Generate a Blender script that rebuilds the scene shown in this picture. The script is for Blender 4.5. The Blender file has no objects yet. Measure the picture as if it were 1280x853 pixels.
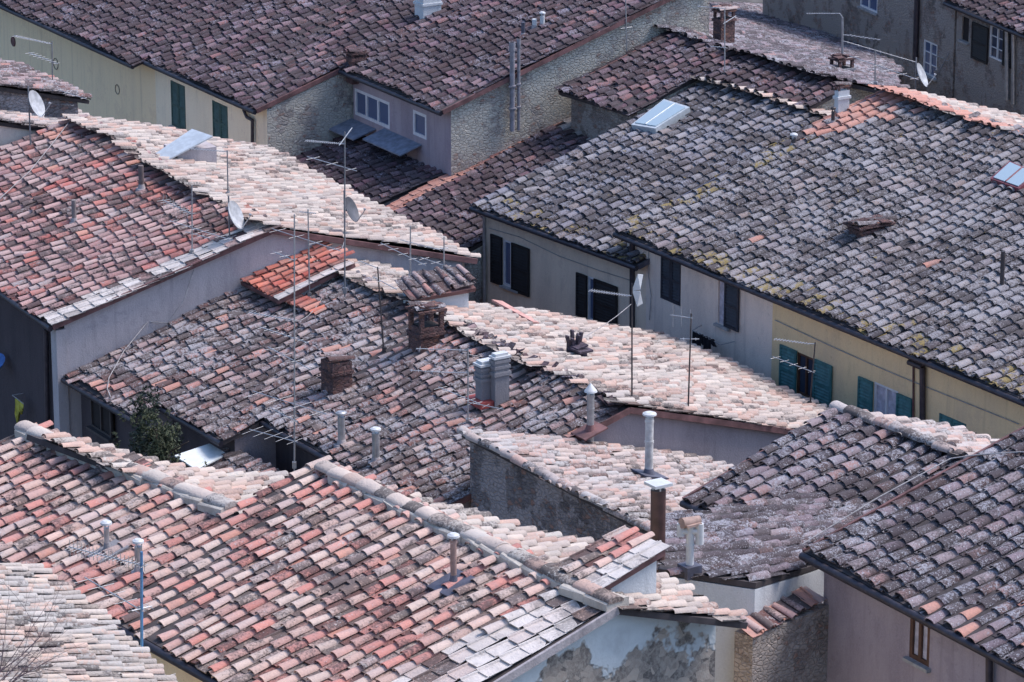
import bpy, math, random
import numpy as np
from mathutils import Vector
R = math.radians
rng = np.random.default_rng(7)
random.seed(7)
S = bpy.context.scene
COL = S.collection

# ------------------------------------------------------------------ camera
F_PX, PITCH, CAMZ = 4677.0, 17.5, 40.0      # focal length in photo pixels (1280 wide)
th = R(PITCH)
CAM = np.array([0.0, 0.0, CAMZ])
FW = np.array([0, math.cos(th), -math.sin(th)])
UP = np.array([0, math.sin(th), math.cos(th)])
RT = np.array([1.0, 0, 0])
Z = np.array([0, 0, 1.0])
cam = bpy.data.objects.new('camera', bpy.data.cameras.new('camera'))
COL.objects.link(cam)
cam.location = CAM
cam.rotation_euler = (R(90 - PITCH), 0, 0)
cam.data.sensor_width = 36
cam.data.lens = F_PX / 1280 * 36
cam.data.clip_start = 1
cam.data.clip_end = 4000
S.camera = cam

def ray(x, y):
    return FW * F_PX + RT * (x - 640) + UP * (426.5 - y)
def P(x, y, z):
    d = ray(x, y)
    return CAM + d * ((z - CAMZ) / d[2])
def hitplane(x, y, O, N):
    d = ray(x, y)
    return CAM + d * (((O - CAM) @ N) / (d @ N))

# ------------------------------------------------------------------ materials
def mat(name):
    m = bpy.data.materials.new(name)
    m.use_nodes = True
    nt = m.node_tree
    return m, nt, nt.nodes['Principled BSDF']
def N(nt, t, **kw):
    n = nt.nodes.new(t)
    for k, v in kw.items():
        setattr(n, k, v)
    return n
def noise(nt, scale, detail=3, rough=.55, vec=None):
    n = N(nt, 'ShaderNodeTexNoise')
    n.inputs['Scale'].default_value = scale
    n.inputs['Detail'].default_value = detail
    n.inputs['Roughness'].default_value = rough
    if vec is not None:
        nt.links.new(vec, n.inputs['Vector'])
    return n.outputs['Fac']
def math_(nt, op, a, b=None, clamp=False):
    n = N(nt, 'ShaderNodeMath', operation=op, use_clamp=clamp)
    for i, v in enumerate((a, b)):
        if v is None: continue
        if isinstance(v, (int, float)): n.inputs[i].default_value = v
        else: nt.links.new(v, n.inputs[i])
    return n.outputs[0]
def step(nt, x, lo, hi):
    n = N(nt, 'ShaderNodeMapRange')
    n.interpolation_type = 'SMOOTHSTEP'
    for i, v in ((0, x), (1, lo), (2, hi)):
        if isinstance(v, (int, float)): n.inputs[i].default_value = v
        else: nt.links.new(v, n.inputs[i])
    return n.outputs[0]
def mix(nt, f, a, b, mode='MIX'):
    n = N(nt, 'ShaderNodeMix', data_type='RGBA', blend_type=mode)
    for i, v in ((0, f), (6, a), (7, b)):
        if isinstance(v, (int, float)): n.inputs[i].default_value = v
        elif isinstance(v, tuple): n.inputs[i].default_value = (*v[:3], 1)
        else: nt.links.new(v, n.inputs[i])
    return n.outputs[2]
def ramp(nt, f, stops, interp='LINEAR'):
    n = N(nt, 'ShaderNodeValToRGB')
    cr = n.color_ramp
    cr.interpolation = interp
    while len(cr.elements) < len(stops): cr.elements.new(.5)
    for e, (p, c) in zip(cr.elements, stops):
        e.position = p
        e.color = (*c, 1)
    nt.links.new(f, n.inputs[0])
    return n.outputs[0]
def bump(nt, b, h, dist=.02, strength=.6):
    n = N(nt, 'ShaderNodeBump')
    n.inputs['Distance'].default_value = dist
    n.inputs['Strength'].default_value = strength
    nt.links.new(h, n.inputs['Height'])
    nt.links.new(n.outputs[0], b.inputs['Normal'])
def pos(nt):
    return N(nt, 'ShaderNodeNewGeometry').outputs['Position']

def tile_mat(name, cols, pale=.4, dark=.35, yellow=.0, speck=.5, vary=.45, palec=(.46, .46, .44), darkc=(.035, .03, .032)):
    """Old clay tiles: a random fired colour per tile, pale and black lichen in patches, gap shade painted on pan tiles."""
    m, nt, b = mat(name)
    at = N(nt, 'ShaderNodeAttribute', attribute_name='tile')
    sep = N(nt, 'ShaderNodeSeparateColor')
    nt.links.new(at.outputs['Color'], sep.inputs[0])
    r1, r2, kind = sep.outputs
    p = pos(nt)
    n_ = len(cols)
    c = ramp(nt, r1, [(i / n_, k) for i, k in enumerate(cols)], 'CONSTANT')
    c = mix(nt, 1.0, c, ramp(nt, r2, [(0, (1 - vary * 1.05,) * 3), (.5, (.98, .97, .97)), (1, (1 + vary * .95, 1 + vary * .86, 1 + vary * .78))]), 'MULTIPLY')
    new = math_(nt, 'GREATER_THAN', kind, .75)          # replaced tiles
    flat = math_(nt, 'MULTIPLY', math_(nt, 'GREATER_THAN', kind, .35), math_(nt, 'LESS_THAN', kind, .65))
    c = mix(nt, new, c, ramp(nt, r1, [(0, (.50, .24, .18)), (.5, (.57, .30, .23)), (1, (.45, .20, .155))]))
    c = mix(nt, flat, c, ramp(nt, r1, [(0, (.54, .48, .43)), (.5, (.66, .61, .56)), (1, (.50, .38, .33))]))
    big = noise(nt, .45, 2, .5, p)
    mid = noise(nt, 3.2, 3, .6, p)
    fine = noise(nt, 26, 3, .65, p)
    keep = math_(nt, 'SUBTRACT', 1.0, math_(nt, 'MULTIPLY', math_(nt, 'ADD', new, math_(nt, 'MULTIPLY', flat, .5)), .85))
    # soft weathering over the whole tile
    c = mix(nt, math_(nt, 'MULTIPLY', step(nt, mid, .38, .72), .35), c, (.30, .27, .26))
    # dark algae, plus shade painted onto the pan tiles between covers
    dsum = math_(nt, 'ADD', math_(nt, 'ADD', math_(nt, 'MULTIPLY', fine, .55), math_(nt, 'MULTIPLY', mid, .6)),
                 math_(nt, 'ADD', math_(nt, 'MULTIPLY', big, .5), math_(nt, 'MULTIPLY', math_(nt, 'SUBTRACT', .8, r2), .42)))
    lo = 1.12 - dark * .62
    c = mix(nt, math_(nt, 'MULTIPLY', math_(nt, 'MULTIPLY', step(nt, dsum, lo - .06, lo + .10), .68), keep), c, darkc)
    # pale crust lichen in blotches, sharper edges
    p2 = N(nt, 'ShaderNodeVectorMath', operation='ADD')
    p2.inputs[1].default_value = (31.3, 7.7, 3.1)
    nt.links.new(p, p2.inputs[0])
    p2 = p2.outputs[0]
    f2 = noise(nt, 17, 4, .7, p2)
    m2 = noise(nt, 1.3, 3, .6, p2)
    psum = math_(nt, 'ADD', math_(nt, 'MULTIPLY', f2, .9), math_(nt, 'ADD', math_(nt, 'MULTIPLY', m2, .55), math_(nt, 'MULTIPLY', r1, .16)))
    lo = 1.13 - pale * .52
    c = mix(nt, math_(nt, 'MULTIPLY', math_(nt, 'MULTIPLY', step(nt, psum, lo - .05, lo + .07), .8), keep), c, palec)
    # white specks
    f3 = noise(nt, 44, 2, .5, p2)
    lo = .80 - speck * .22
    c = mix(nt, math_(nt, 'MULTIPLY', math_(nt, 'MULTIPLY', step(nt, math_(nt, 'ADD', f3, math_(nt, 'MULTIPLY', math_(nt, 'SUBTRACT', m2, .5), .35)), lo, lo + .06), .85), keep), c, (.47, .47, .475))
    if yellow > 0:
        f4 = noise(nt, 7, 4, .65, p2)
        yy = math_(nt, 'ADD', f4, math_(nt, 'MULTIPLY', math_(nt, 'MULTIPLY', kind, math_(nt, 'LESS_THAN', kind, .35)), 1.0))   # kind .1-.3 marks tiles near the eave
        lo = .80 - yellow * .3
        c = mix(nt, math_(nt, 'MULTIPLY', math_(nt, 'MULTIPLY', step(nt, yy, lo, lo + .08), .8), keep), c, (.27, .205, .075))
    nt.links.new(c, b.inputs['Base Color'])
    b.inputs['Roughness'].default_value = .92
    b.inputs['Specular IOR Level'].default_value = .25
    bump(nt, b, math_(nt, 'ADD', fine, f2), .018, .7)
    return m

def wall_mat(name, base, stain=(.16, .13, .12), amount=.4, scale=1.0, patch=None, patch_c=(.25, .2, .16), bumpd=.02):
    m, nt, b = mat(name)
    p = pos(nt)
    mp = N(nt, 'ShaderNodeMapping')
    mp.inputs['Scale'].default_value = (1, 1, .35)
    nt.links.new(p, mp.inputs[0])
    v = mp.outputs[0]
    a = noise(nt, .9 * scale, 5, .65, v)
    s = noise(nt, 3.5 * scale, 5, .7, v)
    g = noise(nt, 30, 3, .6, p)
    c = mix(nt, math_(nt, 'MULTIPLY', step(nt, a, .42, .75), amount), base, stain)
    c = mix(nt, math_(nt, 'MULTIPLY', step(nt, s, .5, .8), amount * .8), c, tuple(x * .55 for x in base))
    c = mix(nt, math_(nt, 'MULTIPLY', step(nt, g, .35, .75), .25), c, tuple(min(1, x * 1.35) for x in base))
    rep = noise(nt, .55 * scale, 6, .72, p)                      # old repairs with a hard edge
    c = mix(nt, math_(nt, 'MULTIPLY', step(nt, rep, .585, .60), .55), c, tuple(.6 * x + .4 * y for x, y in zip(base, stain)))
    ms = N(nt, 'ShaderNodeMapping')
    ms.inputs['Scale'].default_value = (5, 5, .22)
    nt.links.new(p, ms.inputs[0])
    st = noise(nt, 1.0, 4, .6, ms.outputs[0])                   # drip streaks
    c = mix(nt, math_(nt, 'MULTIPLY', step(nt, st, .54, .74), .5), c, tuple(.45 * x + .35 * y for x, y in zip(base, stain)))
    sp_ = noise(nt, 9, 4, .7, p)
    c = mix(nt, math_(nt, 'MULTIPLY', step(nt, sp_, .62, .72), .45), c, tuple(x * .5 for x in base))
    if patch:
        k = noise(nt, .7, 5, .65, p)
        c = mix(nt, step(nt, k, patch, patch + .03), c, patch_c)
    nt.links.new(c, b.inputs['Base Color'])
    b.inputs['Roughness'].default_value = .95
    b.inputs['Specular IOR Level'].default_value = .15
    bump(nt, b, math_(nt, 'ADD', g, s), bumpd, .5)
    return m

def stone_mat(name, c0=(.30, .26, .22), c1=(.14, .12, .11), mortar=(.34, .31, .27), scale=3.2, plaster=0, plaster_c=(.45, .42, .36)):
    m, nt, b = mat(name)
    p = pos(nt)
    mp = N(nt, 'ShaderNodeMapping')
    mp.inputs['Scale'].default_value = (1, 1, 1.7)
    nt.links.new(p, mp.inputs[0])
    dist = N(nt, 'ShaderNodeTexNoise')
    dist.inputs['Scale'].default_value = 2.5
    nt.links.new(mp.outputs[0], dist.inputs['Vector'])
    vm = mix(nt, .12, mp.outputs[0], dist.outputs['Color'])
    v = N(nt, 'ShaderNodeTexVoronoi')
    v.inputs['Scale'].default_value = scale
    nt.links.new(vm, v.inputs['Vector'])
    ve = N(nt, 'ShaderNodeTexVoronoi', feature='DISTANCE_TO_EDGE')
    ve.inputs['Scale'].default_value = scale
    nt.links.new(vm, ve.inputs['Vector'])
    sp = N(nt, 'ShaderNodeSeparateColor')
    nt.links.new(v.outputs['Color'], sp.inputs[0])
    g = noise(nt, 18, 4, .7, p)
    big = noise(nt, .8, 4, .65, p)
    c = mix(nt, sp.outputs[0], c0, c1)
    c = mix(nt, math_(nt, 'MULTIPLY', step(nt, sp.outputs[1], .8, .95), .7), c, (.30, .15, .10))
    c = mix(nt, math_(nt, 'MULTIPLY', step(nt, g, .4, .7), .45), c, tuple(x * 1.3 for x in c0))
    c = mix(nt, math_(nt, 'MULTIPLY', step(nt, ve.outputs['Distance'], .16, .0), .45), c, mortar)
    c = mix(nt, math_(nt, 'MULTIPLY', step(nt, big, .5, .72), .65), c, tuple(x * .4 for x in c1))
    if plaster:
        k = noise(nt, 1.1, 6, .68, p)
        c = mix(nt, step(nt, k, 1 - plaster, 1 - plaster + .05), c, plaster_c)
    nt.links.new(c, b.inputs['Base Color'])
    b.inputs['Roughness'].default_value = .95
    b.inputs['Specular IOR Level'].default_value = .15
    h = math_(nt, 'ADD', math_(nt, 'MULTIPLY', step(nt, ve.outputs['Distance'], .0, .14), 1.0), math_(nt, 'MULTIPLY', g, .5))
    bump(nt, b, h, .04, .8)
    return m

def plain(name, c, rough=.6, metal=0, var=.25, scale=6):
    m, nt, b = mat(name)
    n1 = noise(nt, scale, 4, .6, pos(nt))
    col = mix(nt, step(nt, n1, .3, .75), tuple(x * (1 - var) for x in c), tuple(min(1, x * (1 + var)) for x in c))
    nt.links.new(col, b.inputs['Base Color'])
    b.inputs['Roughness'].default_value = rough
    b.inputs['Metallic'].default_value = metal
    return m
def glass_mat(name, c):
    m, nt, b = mat(name)
    b.inputs['Base Color'].default_value = (*c, 1)
    b.inputs['Roughness'].default_value = .12
    b.inputs['Specular IOR Level'].default_value = .6
    return m

CLAY = [(.36, .15, .10), (.30, .13, .095), (.42, .21, .14), (.33, .18, .14), (.38, .25, .18), (.27, .14, .11)]
T = {}
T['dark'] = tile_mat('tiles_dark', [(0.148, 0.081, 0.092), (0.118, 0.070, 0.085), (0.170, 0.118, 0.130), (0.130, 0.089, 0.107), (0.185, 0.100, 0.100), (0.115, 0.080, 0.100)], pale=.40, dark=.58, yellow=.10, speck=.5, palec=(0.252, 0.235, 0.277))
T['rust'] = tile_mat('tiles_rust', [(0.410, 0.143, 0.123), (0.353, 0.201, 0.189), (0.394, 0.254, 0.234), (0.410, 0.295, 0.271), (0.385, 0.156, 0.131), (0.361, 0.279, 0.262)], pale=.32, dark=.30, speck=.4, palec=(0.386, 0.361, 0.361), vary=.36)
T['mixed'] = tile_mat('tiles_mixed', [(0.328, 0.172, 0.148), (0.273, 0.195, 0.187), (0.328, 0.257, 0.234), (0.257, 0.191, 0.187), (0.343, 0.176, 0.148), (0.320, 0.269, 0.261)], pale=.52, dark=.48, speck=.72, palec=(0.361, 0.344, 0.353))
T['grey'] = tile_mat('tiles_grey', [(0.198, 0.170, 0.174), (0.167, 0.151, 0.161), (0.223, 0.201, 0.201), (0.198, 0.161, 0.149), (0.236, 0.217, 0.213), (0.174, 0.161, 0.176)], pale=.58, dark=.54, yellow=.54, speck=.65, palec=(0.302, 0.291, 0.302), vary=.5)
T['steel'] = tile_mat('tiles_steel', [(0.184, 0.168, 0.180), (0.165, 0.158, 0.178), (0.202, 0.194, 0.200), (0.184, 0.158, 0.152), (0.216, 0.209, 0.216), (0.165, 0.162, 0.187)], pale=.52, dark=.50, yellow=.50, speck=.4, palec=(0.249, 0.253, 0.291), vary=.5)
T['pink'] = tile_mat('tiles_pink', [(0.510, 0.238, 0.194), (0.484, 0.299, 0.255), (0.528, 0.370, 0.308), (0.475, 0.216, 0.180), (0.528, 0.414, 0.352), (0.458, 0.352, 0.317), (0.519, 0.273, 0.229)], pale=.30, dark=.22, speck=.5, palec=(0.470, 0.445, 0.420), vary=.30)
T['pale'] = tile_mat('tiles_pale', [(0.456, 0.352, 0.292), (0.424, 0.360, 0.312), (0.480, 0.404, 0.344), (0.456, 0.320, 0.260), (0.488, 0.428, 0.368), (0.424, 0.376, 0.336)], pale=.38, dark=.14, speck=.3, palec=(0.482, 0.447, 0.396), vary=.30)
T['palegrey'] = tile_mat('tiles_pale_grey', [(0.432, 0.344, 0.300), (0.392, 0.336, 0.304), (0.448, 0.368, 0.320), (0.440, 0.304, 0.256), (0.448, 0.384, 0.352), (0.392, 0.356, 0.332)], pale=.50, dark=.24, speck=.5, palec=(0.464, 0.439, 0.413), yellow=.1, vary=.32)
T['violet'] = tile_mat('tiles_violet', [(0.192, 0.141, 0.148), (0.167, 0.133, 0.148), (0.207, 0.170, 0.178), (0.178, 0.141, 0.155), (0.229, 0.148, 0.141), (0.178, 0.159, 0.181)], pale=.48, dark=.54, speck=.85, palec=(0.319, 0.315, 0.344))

W = {}
W['cream'] = wall_mat('stucco_cream', (.88, .69, .45), (.62, .47, .34), .3)
W['palecream'] = wall_mat('stucco_pale_cream', (.88, .75, .56), (.62, .52, .41), .3)
W['grey'] = wall_mat('stucco_grey', (.84, .70, .59), (.52, .43, .38), .5)
W['warmgrey'] = wall_mat('stucco_warm_grey', (.85, .69, .53), (.53, .42, .34), .5)
W['ochre'] = wall_mat('stucco_ochre', (.84, .63, .36), (.60, .45, .31), .5)
W['render'] = wall_mat('cement_render', (.47, .43, .43), (.23, .20, .22), .65)
W['white'] = wall_mat('whitewash', (.56, .58, .58), (.33, .335, .35), .45)
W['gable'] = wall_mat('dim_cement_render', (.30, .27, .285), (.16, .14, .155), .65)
W['dark'] = wall_mat('courtyard_shade_stucco', (.085, .07, .075), (.04, .035, .04), .6)  # base colour darkened to stand in for shade of the enclosed courtyard
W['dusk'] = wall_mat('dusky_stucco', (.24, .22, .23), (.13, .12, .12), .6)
W['violet'] = wall_mat('stucco_violet', (.40, .345, .365), (.21, .175, .20), .6)
W['stone'] = stone_mat('rubble_stone', (.46, .42, .37), (.28, .25, .23), (.48, .45, .40), 8, plaster=.55, plaster_c=(.52, .49, .42))
W['darkstone'] = stone_mat('dark_rubble_stone', (.24, .22, .22), (.12, .11, .12), (.24, .22, .21), 8, plaster=.5, plaster_c=(.34, .31, .31))
W['brownstone'] = stone_mat('brown_rubble_stone', (.36, .30, .26), (.20, .17, .15), (.34, .30, .27), 9, plaster=.54, plaster_c=(.40, .35, .31))
def peeling_mat(name, z0):
    m, nt, b = mat(name)
    p = pos(nt)
    sx = N(nt, 'ShaderNodeSeparateXYZ'); nt.links.new(p, sx.inputs[0])
    n1 = noise(nt, .55, 5, .62, p)
    n2 = noise(nt, 2.2, 4, .6, p)
    g = noise(nt, 14, 4, .7, p)
    v = N(nt, 'ShaderNodeTexVoronoi'); v.inputs['Scale'].default_value = 7
    nt.links.new(p, v.inputs['Vector'])
    sp = N(nt, 'ShaderNodeSeparateColor'); nt.links.new(v.outputs['Color'], sp.inputs[0])
    stone = mix(nt, sp.outputs[0], (.40, .34, .28), (.09, .08, .075))
    stone = mix(nt, math_(nt, 'MULTIPLY', step(nt, g, .4, .65), .6), stone, (.38, .35, .30))
    wash = mix(nt, math_(nt, 'MULTIPLY', step(nt, n2, .45, .75), .5), (.54, .585, .585), (.33, .35, .36))
    h = math_(nt, 'ADD', math_(nt, 'MULTIPLY', math_(nt, 'SUBTRACT', sx.outputs[2], z0), .55), math_(nt, 'MULTIPLY', math_(nt, 'SUBTRACT', n1, .5), 1.6))
    c = mix(nt, step(nt, h, -.02, .03), stone, wash)
    nt.links.new(c, b.inputs['Base Color'])
    b.inputs['Roughness'].default_value = .95
    bump(nt, b, math_(nt, 'ADD', step(nt, h, -.02, .03), math_(nt, 'MULTIPLY', g, .6)), .03, .7)
    return m
M_DECK = plain('roof_boards', (.06, .05, .05), .9)
M_FASCIA = plain('fascia', (.17, .085, .08), .85, 0, .4, 3)
M_GUTTER = plain('gutter_metal', (.045, .04, .05), .5, .3)
M_PIPE = plain('downpipe_metal', (.06, .05, .06), .5, .3)
M_MORTAR = wall_mat('ridge_mortar', (.52, .475, .41), (.30, .25, .20), .8, 2.6)
M_GREYMORTAR = wall_mat('grey_ridge_mortar', (.40, .365, .36), (.18, .16, .165), .8, 3)
M_ZINC = plain('zinc_sheet', (.50, .54, .55), .45, .2, .12)
M_LEAD = plain('lead_flashing', (.10, .10, .13), .6, .2)
M_STEEL = plain('galvanised_steel', (.42, .42, .42), .45, .6, .2)
M_RUSTPIPE = plain('brown_enamelled_pipe', (.085, .045, .04), .5, .1)
M_CAP = plain('white_cap', (.58, .59, .58), .5, 0, .1)
M_ALU = plain('aluminium_rod', (.46, .46, .46), .4, .5, .1)
M_BLUE = plain('blue_painted_mast', (.08, .22, .42), .5, .1, .2)
M_MAST = plain('grey_mast', (.24, .24, .25), .5, .4, .2)
M_DARKMAST = plain('dark_mast', (.07, .06, .06), .6, .3, .2)
M_BRICK = stone_mat('old_brick', (.17, .095, .085), (.09, .06, .062), (.17, .14, .135), 9)
M_CEMENT = wall_mat('chimney_cement', (.24, .235, .245), (.2, .2, .21), .5, 3)
M_SOOT = plain('soot', (.012, .011, .012), .95)
M_GREEN = plain('green_shutter_paint', (.035, .085, .075), .6)
M_TEAL = plain('teal_shutter_paint', (.05, .17, .17), .6)
M_NAVY = plain('dark_shutter_paint', (.028, .032, .045), .6)
M_SHUTDARK = plain('black_shutter_paint', (.012, .011, .012), .7)
M_BROWN = plain('brown_window_wood', (.11, .05, .03), .6)
M_WHITEFRAME = plain('white_window_paint', (.72, .72, .72), .5, 0, .08)
M_GLASS = glass_mat('window_glass', (.05, .06, .09))
M_GLASSB = glass_mat('blue_window_glass', (.10, .13, .22))
M_CURTAIN = plain('net_curtain', (.52, .50, .56), .9)
M_DARKIN = plain('dark_interior', (.02, .015, .015), .9)
M_SILL = plain('stone_sill', (.36, .35, .34), .9)
M_DISH = plain('dish_grey', (.40, .405, .41), .5)
M_DISHDARK = plain('dish_dark', (.08, .08, .09), .5)
M_CABLE = plain('cable', (.36, .34, .33), .7)

# ------------------------------------------------------------------ mesh builder
class MB:
    def __init__(self):
        self.v, self.f, self.m, self.c, self.n = [], [], [], [], 0
        self.smooth = []
    def add(self, verts, faces, mi=0, col=None, smooth=False):
        verts = np.asarray(verts, float)
        self.v.append(verts)
        self.f += [tuple(int(i) + self.n for i in f) for f in faces]
        self.m += [mi] * len(faces)
        self.smooth += [smooth] * len(faces)
        self.c.append(np.tile(np.array([[.5, .5, 0, 1.]]), (len(verts), 1)) if col is None else col)
        self.n += len(verts)
    def quad(self, a, b, c, d, mi=0):
        self.add([a, b, c, d], [(0, 1, 2, 3)], mi)
    def prism(self, a, b, mi=0, mcap=None):
        """two matching polygons a and b joined into a closed solid"""
        n = len(a)
        a = np.array(a); b = np.array(b)
        self.add(np.vstack([a, b]), [(i, (i + 1) % n, n + (i + 1) % n, n + i) for i in range(n)], mi)
        self.add(np.vstack([a, b]), [tuple(range(n - 1, -1, -1)), tuple(range(n, 2 * n))], mi if mcap is None else mcap)
    def box(self, c, x, y, z, mi=0):
        """centre of the base c, full-size edge vectors x, y, z"""
        c, x, y, z = (np.array(q, float) for q in (c, x, y, z))
        base = [c - x / 2 - y / 2, c + x / 2 - y / 2, c + x / 2 + y / 2, c - x / 2 + y / 2]
        self.prism(base, [p + z for p in base], mi)
    def tube(self, a, b, r0, r1=None, n=8, mi=0, cap=True):
        a, b = np.array(a, float), np.array(b, float)
        r1 = r0 if r1 is None else r1
        d = b - a
        L = np.linalg.norm(d)
        if L < 1e-6: return
        d /= L
        h = np.array([1.0, 0, 0]) if abs(d[0]) < .8 else np.array([0, 1.0, 0])
        x = np.cross(d, h); x /= np.linalg.norm(x)
        y = np.cross(d, x)
        an = np.linspace(0, 2 * math.pi, n, endpoint=False)
        ring = np.outer(np.cos(an), x) + np.outer(np.sin(an), y)
        self.add(np.vstack([a + ring * r0, b + ring * r1]), [(i, (i + 1) % n, n + (i + 1) % n, n + i) for i in range(n)], mi, None, True)
        if cap:
            self.add(np.vstack([a + ring * r0, b + ring * r1]), [tuple(range(n - 1, -1, -1)), tuple(range(n, 2 * n))], mi)
    def path(self, pts, r, n=6, mi=0):
        for a, b in zip(pts[:-1], pts[1:]):
            self.tube(a, b, r, r, n, mi)
    def build(self, name, mats, parent=None, root=None):
        V = np.vstack(self.v) if self.v else np.zeros((0, 3))
        if root is not None:
            V = V - np.array(root.location)
        me = bpy.data.meshes.new(name)
        me.from_pydata(V.tolist(), [], self.f)
        for m in (mats if isinstance(mats, (list, tuple)) else [mats]):
            me.materials.append(m)
        me.polygons.foreach_set('material_index', self.m)
        me.polygons.foreach_set('use_smooth', self.smooth)
        at = me.attributes.new('tile', 'FLOAT_COLOR', 'POINT')
        at.data.foreach_set('color', np.vstack(self.c).astype(np.float32).ravel())
        me.update()
        o = bpy.data.objects.new(name, me)
        COL.objects.link(o)
        if parent is not None: o.parent = parent
        return o

def root_empty(name, loc, label, cat, group=None):
    o = bpy.data.objects.new(name, None)
    COL.objects.link(o)
    o.location = [float(x) for x in loc]
    o.empty_display_size = .3
    tag(o, label, cat, group)
    return o
def tag(o, label, cat, group=None):
    o['label'] = label
    o['category'] = cat
    if group: o['group'] = group
    return o

# ------------------------------------------------------------------ roof planes
class Plane:
    """roof plane: O on the line t=0, u along the eave, w up the slope, nrm outward"""
    def __init__(s, O, u, phi, flip=False):
        u = np.array([u[0], u[1], 0.0]); u /= np.linalg.norm(u)
        s.O, s.phi, s.flip = np.array(O, float), phi, flip
        n = np.array([-u[1], u[0], 0.0])          # away from the viewer for a front slope
        if flip: u, n = -u, -n
        s.u, s.n = u, n
        s.w = n * math.cos(R(phi)) + Z * math.sin(R(phi))
        s.nrm = np.cross(s.u, s.w)
    def p(s, a, t, h=0):
        return s.O + s.u * a + s.w * t + s.nrm * h
    def hit(s, x, y):
        d = hitplane(x, y, s.O, s.nrm) - s.O
        return float(d @ s.u), float(d @ s.w)
    def poly(s, *pts):
        return [s.hit(*q) for q in pts]
    def back(s, t, phi=None):
        """the slope on the far side of the ridge at height t; its t runs from 0 (ridge) to negative"""
        return Plane(s.p(0, t), s.u if not s.flip else -s.u, s.phi if phi is None else phi, not s.flip)
def yaw(deg):
    return np.array([math.cos(R(deg)), -math.sin(R(deg)), 0])
def front(e0, e1, z, phi):
    A, B = P(*e0, z), P(*e1, z)
    return Plane(A, B - A, phi)
class Wall:
    """vertical plane under an eave (or a gable): O, direction d, coordinates (a, z)"""
    def __init__(s, O, d):
        s.O = np.array([O[0], O[1], 0.0])
        s.d = np.array([d[0], d[1], 0.0]); s.d /= np.linalg.norm(s.d)
        s.nrm = np.array([s.d[1], -s.d[0], 0.0])      # towards the viewer
    def hit(s, x, y):
        q = hitplane(x, y, s.O, s.nrm)
        return float((q - s.O) @ s.d), float(q[2])
    def p(s, a, z, h=0):
        return s.O + s.d * a + Z * z + s.nrm * h

def inside(poly, s, t):
    poly = np.array(poly)
    c = np.zeros(s.shape, bool)
    j = len(poly) - 1
    for i in range(len(poly)):
        xi, yi = poly[i]; xj, yj = poly[j]
        k = (yi > t) != (yj > t)
        c ^= k & (s < (xj - xi) * (t - yi) / (yj - yi + 1e-12) + xi)
        j = i
    return c

# tile templates: x across, y up the slope, z off the roof, all metres
def coppo_t(L=.46, r0=.097, r1=.076, h=.72, K=8):
    an = np.linspace(0, math.pi, K)
    V, Fc = [], []
    for y, r, dz in ((0, r0, .042), (L * .5, (r0 + r1) / 2, .018), (L, r1, -.006)):
        V += [(r * math.cos(a), y, dz + r * h * math.sin(a)) for a in an]
    for k in range(2):
        Fc += [(k * K + i, k * K + i + 1, (k + 1) * K + i + 1, (k + 1) * K + i) for i in range(K - 1)]
    b = len(V)
    ri = r0 - .018
    V += [(r0 * math.cos(a), -.001, .042 + r0 * h * math.sin(a)) for a in an]
    V += [(ri * math.cos(a), -.001, .042 + ri * h * math.sin(a)) for a in an]
    V += [(ri * math.cos(a), .0, .042 + ri * h * math.sin(a)) for a in an]
    V += [(ri * math.cos(a), .12, .034 + ri * h * math.sin(a)) for a in an]
    Fc += [(b + i + 1, b + i, b + K + i, b + K + i + 1) for i in range(K - 1)]
    Fc += [(b + 2 * K + i + 1, b + 2 * K + i, b + 3 * K + i, b + 3 * K + i + 1) for i in range(K - 1)]
    return np.array(V), np.array(Fc)
def tegola_t(L=.45, w0=.172, w1=.150):
    V, Fc = [], []
    for y, w, dz in ((0, w0, .034), (L, w1, 0.0)):
        V += [(-w, y, dz + .032), (-w + .025, y, dz + .03), (-w + .035, y, dz), (w - .035, y, dz), (w - .025, y, dz + .03), (w, y, dz + .032)]
    Fc += [(i, i + 1, 7 + i, 6 + i) for i in range(5)]
    V += [(x, y + .004, z - .026) for x, y, z in V[:6]]
    Fc += [(i + 1, i, 12 + i, 13 + i) for i in range(5)]
    return np.array(V), np.array(Fc)

def lay(mb, T_, pl, S_, T0, tw, jit, wave, scale, cols, lift, mi=0, smooth=True):
    """instance a template at many (s, t) places on a plane"""
    V, Fc = T_
    n = len(S_)
    if n == 0: return
    X = V[None, :, 0] * scale[:, None]
    Y = np.repeat(V[None, :, 1], n, 0)
    Zz = V[None, :, 2] * scale[:, None] + lift[:, None]
    ca, sa = np.cos(tw)[:, None], np.sin(tw)[:, None]
    a = S_[:, None] + X * ca - Y * sa
    t = T0[:, None] + X * sa + Y * ca
    h = Zz + wave(a, t) + X * jit[:, 0:1] + (Y - .2) * jit[:, 1:2]
    W3 = pl.O + a[..., None] * pl.u + t[..., None] * pl.w + h[..., None] * pl.nrm
    m = len(V)
    faces = (Fc[None] + (np.arange(n) * m)[:, None, None]).reshape(-1, Fc.shape[1])
    c = np.repeat(cols[:, None, :], m, 1).reshape(-1, 4)
    mb.add(W3.reshape(-1, 3), faces.tolist(), mi, c, smooth)

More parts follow.
